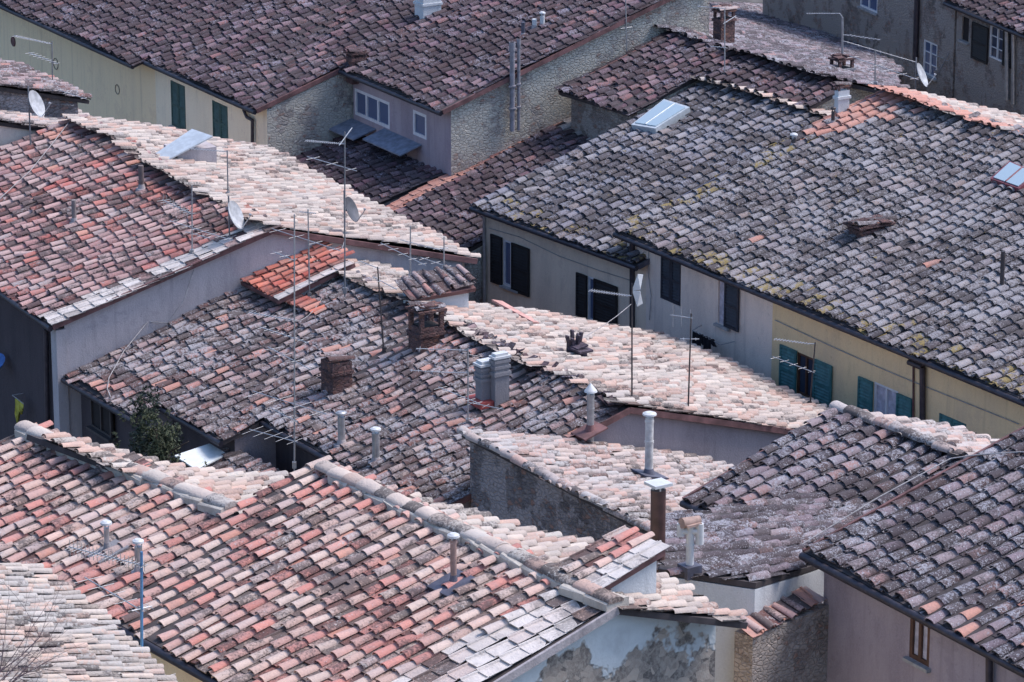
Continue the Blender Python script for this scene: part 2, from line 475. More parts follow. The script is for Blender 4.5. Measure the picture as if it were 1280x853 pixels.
def tiles(mb, pl, polys, pitch=.335, exp=.36, kindf=None, nocover=None, seed=0, rough=1.0, mi=0, gap=0.01, only_cop=False, lift0=0.0, toff=0.0, wide=False):
    """one field of pan tiles with half-round covers, clipped to polygons in (s, t)"""
    g = np.random.default_rng(seed)
    wv = [(g.uniform(.5, 1.5), g.uniform(.4, 1.4), g.uniform(0, 6.28), g.uniform(.012, .026)) for _ in range(4)]
    wv += [(g.uniform(2, 4), g.uniform(1.5, 3.5), g.uniform(0, 6.28), g.uniform(.003, .007)) for _ in range(3)]
    ph0 = g.uniform(0, 6)
    def wave(a, t):
        o = 0
        for fa, ft, ph, am in wv: o = o + am * rough * np.sin(fa * a + ft * t + ph)
        return o + lift0
    P_ = [np.array(p) for p in polys]
    allp = np.vstack(P_)
    k0, k1 = int(math.floor(allp[:, 0].min() / pitch)) - 1, int(math.ceil(allp[:, 0].max() / pitch)) + 1
    j0, j1 = int(math.floor((allp[:, 1].min() - toff) / exp)) - 2, int(math.ceil((allp[:, 1].max() - toff) / exp)) + 2
    K, J = np.meshgrid(np.arange(k0, k1 + 1), np.arange(j0, j1 + 1))
    K, J = K.ravel(), J.ravel()
    for part in (0, 1):
        coljit = g.normal(0, .045 * rough, k1 - k0 + 2)
        colx = g.normal(0, .012 * rough, k1 - k0 + 2)
        s = (K + .5 * part) * pitch + colx[K - k0]
        # courses wander a little along the roof
        t = toff + J * exp + coljit[K - k0] * (1 if part else .5) + .05 * rough * np.sin(.9 * K * pitch + 1.3 * np.sin(J * .7))
        ok = np.zeros(len(s), bool)
        for p in P_: ok |= inside(p, s, t + exp * .5)
        if part and nocover is not None: ok &= ~nocover(s, t)
        if part == 0 and only_cop: pass
        ok &= g.random(len(s)) > (.004 if part else .0)
        s, t = s[ok], t[ok]
        n = len(s)
        tw = g.normal(0, .022 * rough if part else .012, n) + (g.random(n) < .05) * g.normal(0, .14, n)
        t = t + g.normal(0, .016 * rough, n) - (g.random(n) < .03 * part) * g.uniform(.03, .14, n)
        jit = g.normal(0, .03 * rough, (n, 2)) * np.array([1, .5 if part else .35])
        col = np.ones((n, 4))
        # neighbours share a batch of clay: correlate colour down a run
        fld = .5 + .25 * np.sin(1.1 * s + 2.1 * np.sin(.7 * t + ph0) + ph0) + .25 * np.sin(1.7 * t - .8 * s + 2 * ph0)
        base = np.mod(.62 * g.random(n) + .38 * fld, 1.0)
        col[:, 0] = base
        col[:, 1] = g.random(n) * .7 + .3 if part else g.random(n) * (.22 if wide else .5)  # pan tiles toned darker to paint deeper shade into the gaps between covers
        col[:, 2] = 0 if kindf is None else kindf(s, t, g)
        fl = np.abs(col[:, 2] - .5) < .1
        col[fl, 1] = g.uniform(.45, .95, fl.sum())
        sc = g.normal(1, .035, n) * (pitch / .335)
        lift = np.full(n, .030 if part else .012) + g.normal(0, .004, n) + np.abs(g.normal(0, .006 * rough, n))
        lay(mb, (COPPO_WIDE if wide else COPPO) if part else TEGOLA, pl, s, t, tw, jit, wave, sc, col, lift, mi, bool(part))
COPPO, TEGOLA = coppo_t(), tegola_t()
COPPO_WIDE = coppo_t(.44, .120, .100, .66)

def deck(mb, pl, poly, mi=1, thick=.10, top=.0):
    a = [pl.p(s, t, top) for s, t in poly]
    b = [pl.p(s, t, top - thick) for s, t in poly]
    mb.prism(a, b, mi)

def ridge_caps(mb, a, b, r=.13, L=.40, mi=0, flat=.9, seed=1, col=None):
    g = np.random.default_rng(seed)
    a, b = np.array(a), np.array(b)
    d = b - a
    n = max(1, int(np.linalg.norm(d) / L))
    dd = d / np.linalg.norm(d)
    side = np.cross(dd, Z); side /= np.linalg.norm(side)
    up = np.cross(side, dd)
    an = np.linspace(-.25, math.pi + .25, 9)
    for i in range(n):
        q0 = a + d * (i / n) - dd * .04
        q1 = a + d * ((i + 1) / n) + dd * .03
        h0, h1 = g.normal(0, .012), g.normal(.0, .012)
        o0, o1 = g.normal(0, .014), g.normal(0, .014)
        r0, r1 = r * 1.08 * g.uniform(.94, 1.06), r * .92
        V = [q0 + side * (o0 + r0 * math.cos(t)) + up * (h0 + flat * r0 * math.sin(t)) for t in an]
        V += [q1 + side * (o1 + r1 * math.cos(t)) + up * (h1 + flat * r1 * math.sin(t)) for t in an]
        F_ = [(k, k + 1, 10 + k, 9 + k) for k in range(8)]
        c = np.tile(np.array([[g.random(), g.random(), 0 if col is None else col, 1.]]), (18, 1))
        mb.add(V, F_, mi, c, True)
        mb.add(V, [tuple(range(9)), tuple(range(17, 8, -1))], mi, c)

def ridge_slabs(mb, a, b, w=.36, h=.05, L=.42, seed=1):
    """broad mortared ridge: slightly domed slabs with upright edges"""
    g = np.random.default_rng(seed)
    a, b = np.array(a), np.array(b)
    d = b - a
    n = max(1, int(np.linalg.norm(d) / L))
    dd = d / np.linalg.norm(d)
    side = np.cross(dd, Z); side /= np.linalg.norm(side)
    up = np.cross(side, dd)
    prof = np.array([(-.5, -h * 1.6), (-.5, h * .62), (-.42, h * .9), (-.2, h * 1.1), (0, h * 1.15), (.2, h * 1.05), (.42, h * .8), (.5, h * .4), (.5, -h * 1.6)])
    for i in range(n):
        q0 = a + d * (i / n); q1 = a + d * ((i + 1) / n) + dd * .015
        dz = g.normal(0, .013, 2); dx = g.normal(0, .02, 2); ww = w * g.uniform(.9, 1.08, 2)
        k = np.array([[0, g.normal(0, .009)] for _ in prof])
        V0 = [q0 + side * (dx[0] + p[0] * ww[0]) + up * (dz[0] + p[1] + e[1]) for p, e in zip(prof, k)]
        V1 = [q1 + side * (dx[1] + p[0] * ww[0]) + up * (dz[1] + p[1] - e[1]) for p, e in zip(prof, k)]
        mb.prism(V0, V1, 0)

def ground_z(y):
    return 3.0 + max(0.0, min(1.0, (112 - y) / 70)) * 7.0

# ------------------------------------------------------------------ houses
class House:
    def __init__(s, name, label, pl, cat='house', loc=None, group='tiled houses of the old town'):
        q = pl.p(0, 0) if loc is None else loc
        s.pl = pl
        s.zg = ground_z(q[1]) - .5
        s.root = root_empty(name, (q[0], q[1], s.zg), label, cat, group)
        s.roof = MB(); s.wall = MB(); s.roof_o = None
        s.cap = MB()
        s.subs = []
    def body(s, s0, s1, prof):
        """prof: list of (run, height over the eave line) of the wall section, ground first and last"""
        pl = s.pl
        a = [pl.O + pl.u * s0 + pl.n * r + Z * h for r, h in prof]
        b = [pl.O + pl.u * s1 + pl.n * r + Z * h for r, h in prof]
        s.wall.prism(a, b, 0, 1)
    def skin(s, F, a0, a1, zb, zt, holes, depth=.17, mi=0):
        """wall face with real openings: cells around the holes, reveals going back to the body"""
        A_ = sorted({a0, a1, *[h[0] for h in holes], *[h[1] for h in holes]})
        Z_ = sorted({zb, zt, *[h[2] for h in holes], *[h[3] for h in holes]})
        A_ = [x for x in A_ if a0 <= x <= a1]; Z_ = [x for x in Z_ if zb <= x <= zt]
        q = lambda a, z, d=0: F.p(a, z, -d)
        for i in range(len(A_) - 1):
            for j in range(len(Z_) - 1):
                ca, cz = (A_[i] + A_[i + 1]) / 2, (Z_[j] + Z_[j + 1]) / 2
                if any(h[0] < ca < h[1] and h[2] < cz < h[3] for h in holes): continue
                s.wall.quad(q(A_[i], Z_[j]), q(A_[i + 1], Z_[j]), q(A_[i + 1], Z_[j + 1]), q(A_[i], Z_[j + 1]), mi)
        for h in list(holes) + [(a0, a1, zb, zt)]:
            cs = [(h[0], h[2]), (h[1], h[2]), (h[1], h[3]), (h[0], h[3])]
            for (x, y), (x2, y2) in zip(cs, cs[1:] + cs[:1]):
                s.wall.quad(q(x, y), q(x2, y2), q(x2, y2, depth), q(x, y, depth), mi if h[0] != a0 else 1)
    def gable_body(s, s0, s1, t0, tR, tB, phib=None, ov=.35, drop=.13, zg=None, holes=None):
        """closed house solid: facade under the eave at t0, ridge at tR, back wall tB metres of slope beyond"""
        pl = s.pl
        c, si = math.cos(R(pl.phi)), math.sin(R(pl.phi))
        pb = pl.phi if phib is None else phib
        r0 = t0 * c + ov
        if holes:
            s.skin(s.facade(t0, ov), s0, s1, s.zg if zg is None else zg, pl.O[2] + r0 * math.tan(R(pl.phi)) - drop, holes)
            r0 += .17
        zg = (s.zg if zg is None else zg) - pl.O[2]
        prof = [(r0, zg), (r0, r0 * math.tan(R(pl.phi)) - drop), (tR * c, tR * si - drop)]
        if tB > 0:
            rb = tB * math.cos(R(pb)) - (ov if tB > ov * 2 else 0)
            prof += [(tR * c + rb, tR * si - rb * math.tan(R(pb)) - drop), (tR * c + rb, zg)]
        else:
            prof += [(tR * c, zg)]
        s.body(s0, s1, prof)
    def foot(s, poly, drop=.12):
        top = [s.pl.p(a, t, -drop) for a, t in poly]
        s.wall.prism([q * [1, 1, 0] + Z * s.zg for q in top], top, getattr(s, 'foot_mi', 0), 1)
    def facade(s, t0=0, ov=.35):
        pl = s.pl
        r0 = t0 * math.cos(R(pl.phi)) + ov
        return Wall(pl.O + pl.n * r0, pl.u if not pl.flip else -pl.u)
    def gable(s, sg):
        return Wall(s.pl.O + s.pl.u * sg, s.pl.n if not s.pl.flip else -s.pl.n)
    def gutter(s, s0, s1, t0=0, r=.07, mat_=None):
        mb = MB()
        a, b = s.pl.p(s0, t0 - .06, -.05), s.pl.p(s1, t0 - .06, -.05)
        mb.tube(a, b, r, r, 8)
        return mb.build('gutter', mat_ or M_GUTTER, s.root, s.root)
    def part(s, name, mb, mats, label=None, parent=None):
        o = mb.build(name, mats, parent or s.root, s.root)
        if label: o['label'] = label
        return o
    def finish(s, tile, facade, gable, fascia=None):
        s.wall_o = s.wall.build('wall', [facade, gable], s.root, s.root) if s.wall.n else None
        s.roof_o = s.roof.build('roof', [tile, M_DECK, fascia or M_FASCIA], s.root, s.root)
        return s

def rect(s0, s1, t0, t1):
    return [(s0, t0), (s1, t0), (s1, t1), (s0, t1)]
def verge(mb, pl, s, t0, t1, side, mi=2, w=.05, h=.13):
    """terracotta board closing the edge of a roof along the slope"""
    a = pl.p(s + side * w / 2, t0, -.09); b = pl.p(s + side * w / 2, t1, -.09)
    x = pl.u * w; z = pl.nrm * h
    q = [a - x / 2, a + x / 2, a + x / 2 + z, a - x / 2 + z]
    q2 = [b - x / 2, b + x / 2, b + x / 2 + z, b - x / 2 + z]
    mb.prism(q, q2, mi)
def eave_kind(t_e=0, depth=.5, p=.6, val=.2):
    return lambda s, t, g: ((t < t_e + depth) & (g.random(len(s)) < p)) * val
def opening(F, x0, yt, x1, yb):
    """an upright opening on a wall from its left edge (x0, top yt, bottom yb) and right edge x1 in the photograph"""
    a0, z1 = F.hit(x0, yt); _, z0 = F.hit(x0, yb)
    lo, hi = a0, a0 + 6
    for _ in range(40):                       # find a1 whose foot projects to column x1
        m = (lo + hi) / 2
        q = F.p(m, (z0 + z1) / 2) - CAM
        if 640 + F_PX * (q @ RT) / (q @ FW) < x1: lo = m
        else: hi = m
    return a0, lo, z0, z1
def leaf(parent, h, F, a0, a1, z0, z1, off, m, louvre=True, tilt=0.0):
    mb = MB()
    th_ = .04
    def bx(x0, x1, y0, y1, o0, o1):
        mb.prism([F.p(x0, y0, o0), F.p(x1, y0, o0), F.p(x1, y1, o0), F.p(x0, y1, o0)], [F.p(x0, y0, o1), F.p(x1, y0, o1), F.p(x1, y1, o1), F.p(x0, y1, o1)])
    fr = min(.06, (a1 - a0) * .2)
    bx(a0, a0 + fr, z0, z1, off, off + th_); bx(a1 - fr, a1, z0, z1, off, off + th_)
    zm = z0 + (z1 - z0) * .45
    for zz_ in (z0, zm, z1 - .07): bx(a0 + fr, a1 - fr, zz_, zz_ + .07, off, off + th_ - .002)
    n_ = max(3, int((z1 - z0) / .075))
    for i in range(n_):
        zc = z0 + (i + .5) * (z1 - z0) / n_
        mb.prism([F.p(a0 + fr, zc - .03, off + th_ - .006), F.p(a1 - fr, zc - .03, off + th_ - .006), F.p(a1 - fr, zc + .035, off + .004), F.p(a0 + fr, zc + .035, off + .004)],
                 [F.p(a0 + fr, zc - .02, off + th_ - .004), F.p(a1 - fr, zc - .02, off + th_ - .004), F.p(a1 - fr, zc + .045, off + .006), F.p(a0 + fr, zc + .045, off + .006)])
    bx(a0 + fr, a1 - fr, z0 + .02, z1 - .02, off - .004, off)
    return mb.build('shutter', m, parent, h.root)
def window(h, F, open, frame=None, pane=None, leaves=(), closed=None, sill=True, cols=2, rows=2, label=None, fw=.055, sillm=None):
    a0, a1, z0, z1 = opening(F, *open)
    mb = MB()
    d = -.05
    mb.prism([F.p(a0, z0, d - .03), F.p(a1, z0, d - .03), F.p(a1, z1, d - .03), F.p(a0, z1, d - .03)], [F.p(a0, z0, d), F.p(a1, z0, d), F.p(a1, z1, d), F.p(a0, z1, d)])
    w = mb.build('window', pane or M_GLASS, h.root, h.root)
    if label: w['label'] = label
    if frame:
        mb = MB()
        def bar(x0, x1, y0, y1, o=.045):
            mb.prism([F.p(x0, y0, d + .002), F.p(x1, y0, d + .002), F.p(x1, y1, d + .002), F.p(x0, y1, d + .002)], [F.p(x0, y0, d + o), F.p(x1, y0, d + o), F.p(x1, y1, d + o), F.p(x0, y1, d + o)])
        bar(a0, a0 + fw, z0, z1); bar(a1 - fw, a1, z0, z1); bar(a0 + fw, a1 - fw, z0, z0 + fw, .044); bar(a0 + fw, a1 - fw, z1 - fw, z1, .044)
        for i in range(1, cols):
            x = a0 + (a1 - a0) * i / cols; bar(x - fw * .5, x + fw * .5, z0 + fw, z1 - fw, .046)
        for i in range(1, rows):
            y = z0 + (z1 - z0) * i / rows; bar(a0 + fw, a1 - fw, y - .014, y + .014, .03)
        mb.build('frame', frame, w, h.root)
    if closed:
        m_ = (a0 + a1) / 2
        leaf(w, h, F, a0 + .01, m_ - .004, z0 + .01, z1 - .01, -.035, closed); leaf(w, h, F, m_ + .004, a1 - .01, z0 + .01, z1 - .01, -.035, closed)
    for lx0, lyt, lx1, lyb, lm in leaves:
        b0, b1, y0, y1 = opening(F, lx0, lyt, lx1, lyb)
        leaf(w, h, F, b0, b1, y0, y1, .025, lm)
    if sill:
        mb = MB()
        mb.prism([F.p(a0 - .06, z0 - .07, -.1), F.p(a1 + .06, z0 - .07, -.1), F.p(a1 + .06, z0, -.1), F.p(a0 - .06, z0, -.1)], [F.p(a0 - .06, z0 - .07, .09), F.p(a1 + .06, z0 - .07, .09), F.p(a1 + .06, z0 - .01, .09), F.p(a0 - .06, z0 - .01, .09)])
        mb.build('sill', sillm or M_SILL, w, h.root)
    return w
HS = {}
WIN = {
 'R1b': [dict(open=(213, 100, 232, 156), closed=M_GREEN), dict(open=(265, 125, 285, 172), closed=M_GREEN)],
 'R2': [dict(open=(443, 110, 487, 143), frame=M_WHITEFRAME, pane=M_GLASSB, cols=3, rows=1, fw=.09, sill=False), dict(open=(516, 137, 533, 168), frame=M_WHITEFRAME, pane=M_GLASSB, cols=1, rows=1, fw=.09, sill=False)],
 'R7': [dict(open=(629, 299, 648, 356), frame=M_WHITEFRAME, pane=M_GLASSB, cols=2, rows=1, leaves=[(615, 292, 629, 352, M_SHUTDARK), (641, 303, 663, 363, M_SHUTDARK)]),
        dict(open=(735, 345, 752, 400), frame=M_WHITEFRAME, pane=M_GLASSB, cols=2, rows=1, leaves=[(722, 340, 735, 394, M_SHUTDARK), (744, 348, 773, 404, M_SHUTDARK)])],
 'R8a': [dict(open=(826, 315, 851, 373), closed=M_NAVY, sill=False), dict(open=(898, 348, 912, 404), pane=M_CURTAIN, leaves=[(908, 350, 925, 408, M_NAVY)])],
 'R8b': [dict(open=(997, 440, 1018, 492), frame=M_BROWN, pane=M_GLASS, cols=2, rows=1, leaves=[(977, 430, 997, 486, M_TEAL), (1019, 448, 1041, 503, M_TEAL)]),
         dict(open=(1093, 477, 1122, 528), frame=M_WHITEFRAME, pane=M_CURTAIN, cols=2, rows=1, leaves=[(1075, 470, 1092, 524, M_TEAL), (1123, 491, 1141, 545, M_TEAL)]),
         dict(open=(1174, 516, 1207, 570), closed=M_TEAL)],
 'R15': [dict(open=(1138, 768, 1162, 822), frame=M_BROWN, pane=M_CURTAIN, cols=2, rows=1, fw=.075)],
 'R10': [dict(open=(1238, 30, 1256, 72), frame=M_WHITEFRAME, pane=M_GLASS, cols=2, rows=3, sill=False, leaves=[(1217, 27, 1236, 73, M_SHUTDARK), (1256, 38, 1266, 82, M_SHUTDARK)]), dict(open=(1203, 20, 1211, 50), frame=None, pane=M_DARKIN)],
 'R22': [dict(open=(1155, 49, 1171, 92), frame=M_WHITEFRAME, pane=M_GLASSB, cols=2, rows=3), dict(open=(1070, 53, 1094, 74), pane=M_BROWN, sill=False), dict(open=(1076, -32, 1097, 8), frame=M_WHITEFRAME, pane=M_GLASSB, cols=2, rows=2)],
}
def gabled(key, label, pl, sL, sR, tR, LB, tf, tb, fac, gab, t0=0, phib=None, name='house', cat='house',
           front_polys=None, back_polys=None, kindf=None, kindb=None, nocover=None, pitch=.335, exp=.36, bodies=None,
           gut=True, caps='teeth', seed=0, rough=1.0, verges='LR', ov=.35, zg=None, rb=1.0, pitchb=None, inset=.12, fascia=None, wins=None, toff=0.0, wide=False):
    loc = pl.p((max(sL, -6) + min(sR, 20)) / 2, t0)
    h = House(name, label, pl, cat, loc)
    front_polys = front_polys or [rect(sL, sR, t0, tR)]
    tiles(h.roof, pl, front_polys, pitch, exp, kindf, nocover, seed, rough, 0, toff=toff, wide=wide)
    for q in front_polys: deck(h.roof, pl, q, 1)
    bk = pl.back(tR, phib)
    h.bk = bk
    if LB > 0:
        back_polys = back_polys or [rect(-sR, -sL, -LB, 0)]
        hb = MB()
        bq_ = [[(a_, b_ + (.30 if b_ > -.01 and caps == 'teeth' else 0)) for a_, b_ in q] for q in back_polys]
        tiles(hb, bk, bq_, pitchb or pitch, exp, kindb, None, seed + 1, rough * rb, 0, toff=.10, lift0=.035 if caps == 'teeth' else 0, wide=wide)
        for q in back_polys: deck(hb, bk, q, 1)
        if 'R' in verges: verge(hb, bk, -sR, -LB, 0, -1)
        h.hb = hb; h.tb = tb
    else:
        h.hb = None
    for b in (bodies or [(sL + inset, sR - inset, t0, LB)]):
        holes = None
        if wins:
            Fw = h.facade(b[2], ov)
            holes = [o_ for o_ in (opening(Fw, *w_['open']) for w_ in wins) if b[0] < o_[0] < b[1]]
        h.gable_body(b[0], b[1], b[2], tR, b[3], phib, ov, zg=zg, holes=holes)
    for side in verges:
        if side == 'R': verge(h.roof, pl, sR, t0, tR, 1)
        else: verge(h.roof, pl, sL, t0, tR, -1)
    h.finish(tf, fac, gab, fascia)
    if h.hb is not None:
        h.roof_back = h.hb.build('roof', [tb, M_DECK, M_FASCIA], h.root, h.root)
        h.roof_back['label'] = 'sunlit far slope of the roof'
    if caps and caps != 'teeth':
        mb = MB()
        a, b = pl.p(sL, tR, .10), pl.p(sR, tR, .10)
        if caps == 'clay': ridge_caps(mb, a, b, .13, .40, 0, .9, seed); m_ = tf
        elif caps is M_GREYMORTAR: ridge_caps(mb, a, b, .14, .40, 0, .6, seed); m_ = T['palegrey']
        else: ridge_caps(mb, a, b, .19, .5, 0, .55, seed); m_ = caps
        mb.build('ridge_cap', m_, h.roof_o, h.root)
    if gut: h.gutter(sL, sR, t0)
    if wins:
        b = (bodies or [(sL + inset, sR - inset, t0, LB)])[0]
        for w_ in wins: window(h, h.facade(b[2], ov), **w_)
    h.s = (sL, sR); h.tR = tR; h.LB = LB; h.t0 = t0
    HS[key] = h
    print('HOUSE %s s %.1f..%.1f tR %.2f LB %.2f zE %.2f zR %.2f D %.0f' % (key, sL, sR, tR, LB, pl.p(0, t0)[2], pl.p(0, tR)[2], np.linalg.norm(pl.O - CAM)))
    return h

# --- the rust-red house at the left
pl = Plane(P(65, 408, 14.0), yaw(61.6), 15.5)
sL = pl.hit(95, 150)[0]; sR = 0.0
tR = np.mean([pl.hit(*q)[1] for q in ((95, 150), (200, 208), (335, 281))])
lo, hi = 1.0, 12.0
for _ in range(40):
    LB = (lo + hi) / 2; q = pl.back(tR).p(0, -LB) - CAM
    lo, hi = (LB, hi) if 640 + F_PX * (q @ RT) / (q @ FW) < 596 else (lo, LB)
def k_l1(s, t, g):
    k = (g.random(len(s)) < np.clip((t - 3.5) / 6, 0.02, .35) * np.clip(1 - (s - sL0) / 9, .12, 1)) * 1.0
    return np.where(s > sR0 - .74, np.where(g.random(len(s)) < .8, .5, 0), k)
sR0 = sR; sL0 = sL
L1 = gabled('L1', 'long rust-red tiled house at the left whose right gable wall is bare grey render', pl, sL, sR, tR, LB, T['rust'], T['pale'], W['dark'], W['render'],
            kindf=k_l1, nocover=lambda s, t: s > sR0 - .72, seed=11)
# --- the middle house with the stepped eave
G1 = L1.gable(sR - .12)
zA = G1.hit(80, 470)[1]
pl = front((82, 472), (167, 523), zA, 16.5)
sA = pl.hit(82, 471)[0]; sb, tb_ = pl.hit(200, 506); sc, tc = pl.hit(328, 526)
tb_, tc = .36 * round(tb_ / .36), .36 * round(tc / .36)
sR = pl.hit(785, 512)[0]; tR = np.mean([pl.hit(*q)[1] for q in ((600, 418), (720, 480), (785, 513))])
bk = pl.back(tR)
LB = -bk.hit(1040, 517)[1]
sl_b = -bk.hit(590, 383)[0]
print('R11 zA', zA, 'sA', sA, 'sb', sb, tb_, 'sc', sc, tc, 'sR', sR, 'tR', tR, 'LB', LB, 'slb', sl_b)
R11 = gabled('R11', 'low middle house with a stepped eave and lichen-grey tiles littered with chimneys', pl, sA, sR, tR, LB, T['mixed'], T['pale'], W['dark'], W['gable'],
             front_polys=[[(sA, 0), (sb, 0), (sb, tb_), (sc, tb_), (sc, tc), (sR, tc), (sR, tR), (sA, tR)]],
             back_polys=[rect(-sR, -sl_b, -LB, 0), rect(-sl_b, -sA, -1.9, 0)],
             bodies=[(sA + .1, sb - .1, 0, 1.9), (sb - .1, sl_b, tb_, 1.9), (sl_b, sc - .1, tb_, LB), (sc - .1, sR - .1, tc, LB)], gut=False, seed=21, rough=1.7,
             kindf=lambda s, t, g: (g.random(len(s)) < .03) * 1.0, verges='R', rb=.6)
R11.gutter(sA, sb, 0); R11.gutter(sb, sc, tb_); R11.gutter(sc, sR, tc)
# --- the single-slope house standing against it
G11 = R11.gable(sR - .1)
zr = G11.hit(578, 541)[1]
pl = Plane(P(578, 541, zr), R11.pl.u, 15.5, True)       # O on its high edge, falls away to the right
q1 = -pl.hit(812, 668)[0]
print('R13 ridge z', zr, 'len', q1)
R13 = House('house', 'single-slope house of pale pink tiles above a dark stained stone wall', pl, 'house')
LB13 = 6.6
tiles(R13.roof, pl, [rect(-q1, 0, -LB13, 0)], .335, .36, None, None, 31, 1.2)
deck(R13.roof, pl, rect(-q1, 0, -LB13, 0))
n = R13.pl.n; z0 = R13.zg - pl.O[2]
R13.body(-q1 + .1, -.1, [(-.12, z0), (-.12, -.10), (-LB13 * .96, -LB13 * .27 - .12), (-LB13 * .96, z0)])
R13.finish(T['palegrey'], W['darkstone'], W['darkstone'])
mb = MB(); ridge_caps(mb, pl.p(0, 0, .03), pl.p(-q1, 0, .03), .12, .42, 0, .7, 3)
mb.build('ridge_cap', T['palegrey'], R13.roof_o, R13.root)
HS['R13'] = R13

# --- the two back houses under one long dark roof, then the stone house
pl = front((180, 75), (320, 138), 14.2, 17.5)
sM = pl.hit(172, 79)[0]; tM = pl.hit(160, 83)[1]
sR = pl.hit(320, 138)[0]; s2 = pl.hit(551, 140)[0]; t2 = .36 * round(pl.hit(480, 114)[1] / .36); tM = -.36
tR = 11.52
print('R1', sM, tM, sR, s2, t2)
R1a = gabled('R1a', 'yellowish cream house at the far left under the long dark roof', pl, sM - 16, sM, tR, .7, T['dark'], T['dark'], W['cream'], W['cream'],
             front_polys=[rect(sM - 16, sM, tM, tR)], bodies=[(sM - 16, sM, 0, .7)], gut=False, wide=True, seed=41, verges='R', inset=0)
R1a.gutter(sM - 16, sM, tM)
R1b = gabled('R1b', 'pale cream house with two closed green shutters under the long dark roof', pl, sM, sR, tR, .7, T['dark'], T['dark'], W['palecream'], W['stone'], wide=True, seed=41, verges='R', inset=.0, wins=WIN['R1b'])
R2 = gabled('R2', 'rough stone house behind with white-framed windows right under its eave', pl, sR, s2, tR, .7, T['dark'], T['dark'], W['violet'], W['stone'], t0=t2, wide=True, seed=41, verges='R', wins=WIN['R2'])
for h_ in (R1a, R1b, R2): pass
# lean-to under the windows of the stone house
F2 = R2.facade(t2)
a3, z3 = F2.hit(547, 197)
O3 = F2.p(a3, z3 - .4)
pl3 = Plane(O3, pl.u, 14)
e3 = pl3.hit(340, 180); 
R3 = House('house', 'dark lean-to roof below the windows of the stone house', pl3, 'outbuilding')
sl3 = R2.s[0] - a3 + .05
poly = [(sl3, -5.5), (.35, -5.5), (.35, .0), (sl3, 0)]
tiles(R3.roof, pl3, [poly], .335, .36, None, None, 51, 1.1, wide=True); deck(R3.roof, pl3, poly)
c = math.cos(R(14)); zz = R3.zg - O3[2]
R3.body(sl3 + .05, .25, [(-5.2 * c, zz), (-5.2 * c, -5.2 * .25 - .12), (0, -.12), (0, zz)])
R3.finish(T['dark'], W['grey'], W['render']); HS['R3'] = R3

# --- the grey house with open dark shutters
pl = front((590, 258), (785, 328), 13.6, 15.5)
sL = pl.hit(590, 258)[0]; sR = pl.hit(785, 328)[0]
tR = np.mean([pl.hit(*q)[1] for q in ((898, 98), (965, 134))])
tl = pl.hit(785, 150)[1]
print('R7', sL, sR, tR, tl)
sX = pl.hit(898, 98)[0]
R7 = gabled('R7', 'grey house with two open dark shutters and steel-grey tiles edged yellow', pl, sL, sR + .4, tR, 2.6, T['steel'], T['pale'], W['warmgrey'], W['warmgrey'],
            kindf=eave_kind(0, .5, .4, .17), fascia=M_LEAD, wide=True, seed=61, verges='LR', wins=WIN['R7'], bodies=[(sL + .12, sR + .3, 0, 2.6)],
            front_polys=[[(sL, 0), (sR + .4, 0), (sR + .4, tR), (sL, tR)]])
# --- the house behind it, one step higher
O5 = R7.pl.p(*pl.hit(785, 150)) + Z * .18
pl5 = Plane(O5, pl.u, 15.5)
s5 = pl5.hit(709, 110)[0]
t5 = np.mean([pl5.hit(*q)[1] for q in ((952, 71), (1054, 104))])
r5 = pl5.hit(1054, 104)[0]
LB5 = -pl5.back(t5).hit(1100, 92)[1]
bk5 = pl5.back(t5)
bp5 = [(-r5 - .3, 0)] + bk5.poly((1054, 103), (1110, 116), (1122, 90), (1013, 30), (969, 13), (884, 6))
bp5 = [(a_, min(b_, 0)) for a_, b_ in bp5] + [(bp5[-1][0], 0)]
tA5 = pl5.hit(893, 100)[1]
print('R5', tA5, s5, t5, r5, LB5, bp5)
R5 = gabled('R5', 'purple-brown roofed house behind the skylight with a ragged broken ridge', pl5, s5, r5 + .3, t5, LB5, T['dark'], T['violet'], W['brownstone'], W['stone'], wide=True, seed=71, verges='L', rough=1.4, gut=False, back_polys=[bp5, rect(-r5 - .3, -s5, -2.2, 0)], front_polys=[[(s5, 0), (0, 0), (0, tA5), (r5 + .3, tA5), (r5 + .3, t5), (s5, t5)]], bodies=[(s5 + .1, -.05, 0, 2), (-.05, r5 + .2, tA5, 2)])
# --- the low dark roof with the red edge left of the grey house
G2 = R2.gable(R2.s[1] - .12)
G7 = R7.gable(0.1)
print('G2', G2.hit(709, 112), O5, pl5.p(s5, 0), 'R5dist', np.linalg.norm(pl5.p(s5,0)-CAM), np.linalg.norm(G2.p(*G2.hit(709,112))-CAM), G2.hit(560, 212), G2.hit(600, 192), G2.hit(660, 168), 'G7', G7.hit(607, 340), G7.hit(607, 262))
q6 = pl3.p(*pl3.hit(522, 224)); O6 = G2.p(float((q6 - G2.O) @ G2.d), q6[2], .02)
pl6 = Plane(O6, pl.u, 15.5)
sE6 = float((R7.pl.O - O6) @ pl6.u); s6 = 0.0
te6 = pl6.hit(604, 337)[1]; tt6 = pl6.hit(742, 146)[1]
print('G6', sE6, te6, tt6, O6, R7.pl.O)
R6 = House('house', 'low dark roof with a new red verge squeezed between stone house and grey house', pl6, 'house')
poly = rect(s6, sE6, te6, tt6)
tiles(R6.roof, pl6, [poly], .335, .36, lambda s, t, g: np.where(s < s6 + .36, 1.0, np.where(s < s6 + .5, (g.random(len(s)) < .3) * 1., np.where((t > tt6 - 1.2), (g.random(len(s)) < .6) * .5, 0))), lambda s, t: (s < s6 + .3) | (t > tt6 - 1.2), 81, 1.1, toff=te6, wide=True)
deck(R6.roof, pl6, poly)
zz = R6.zg - O6[2]; c = math.cos(R(15.5))
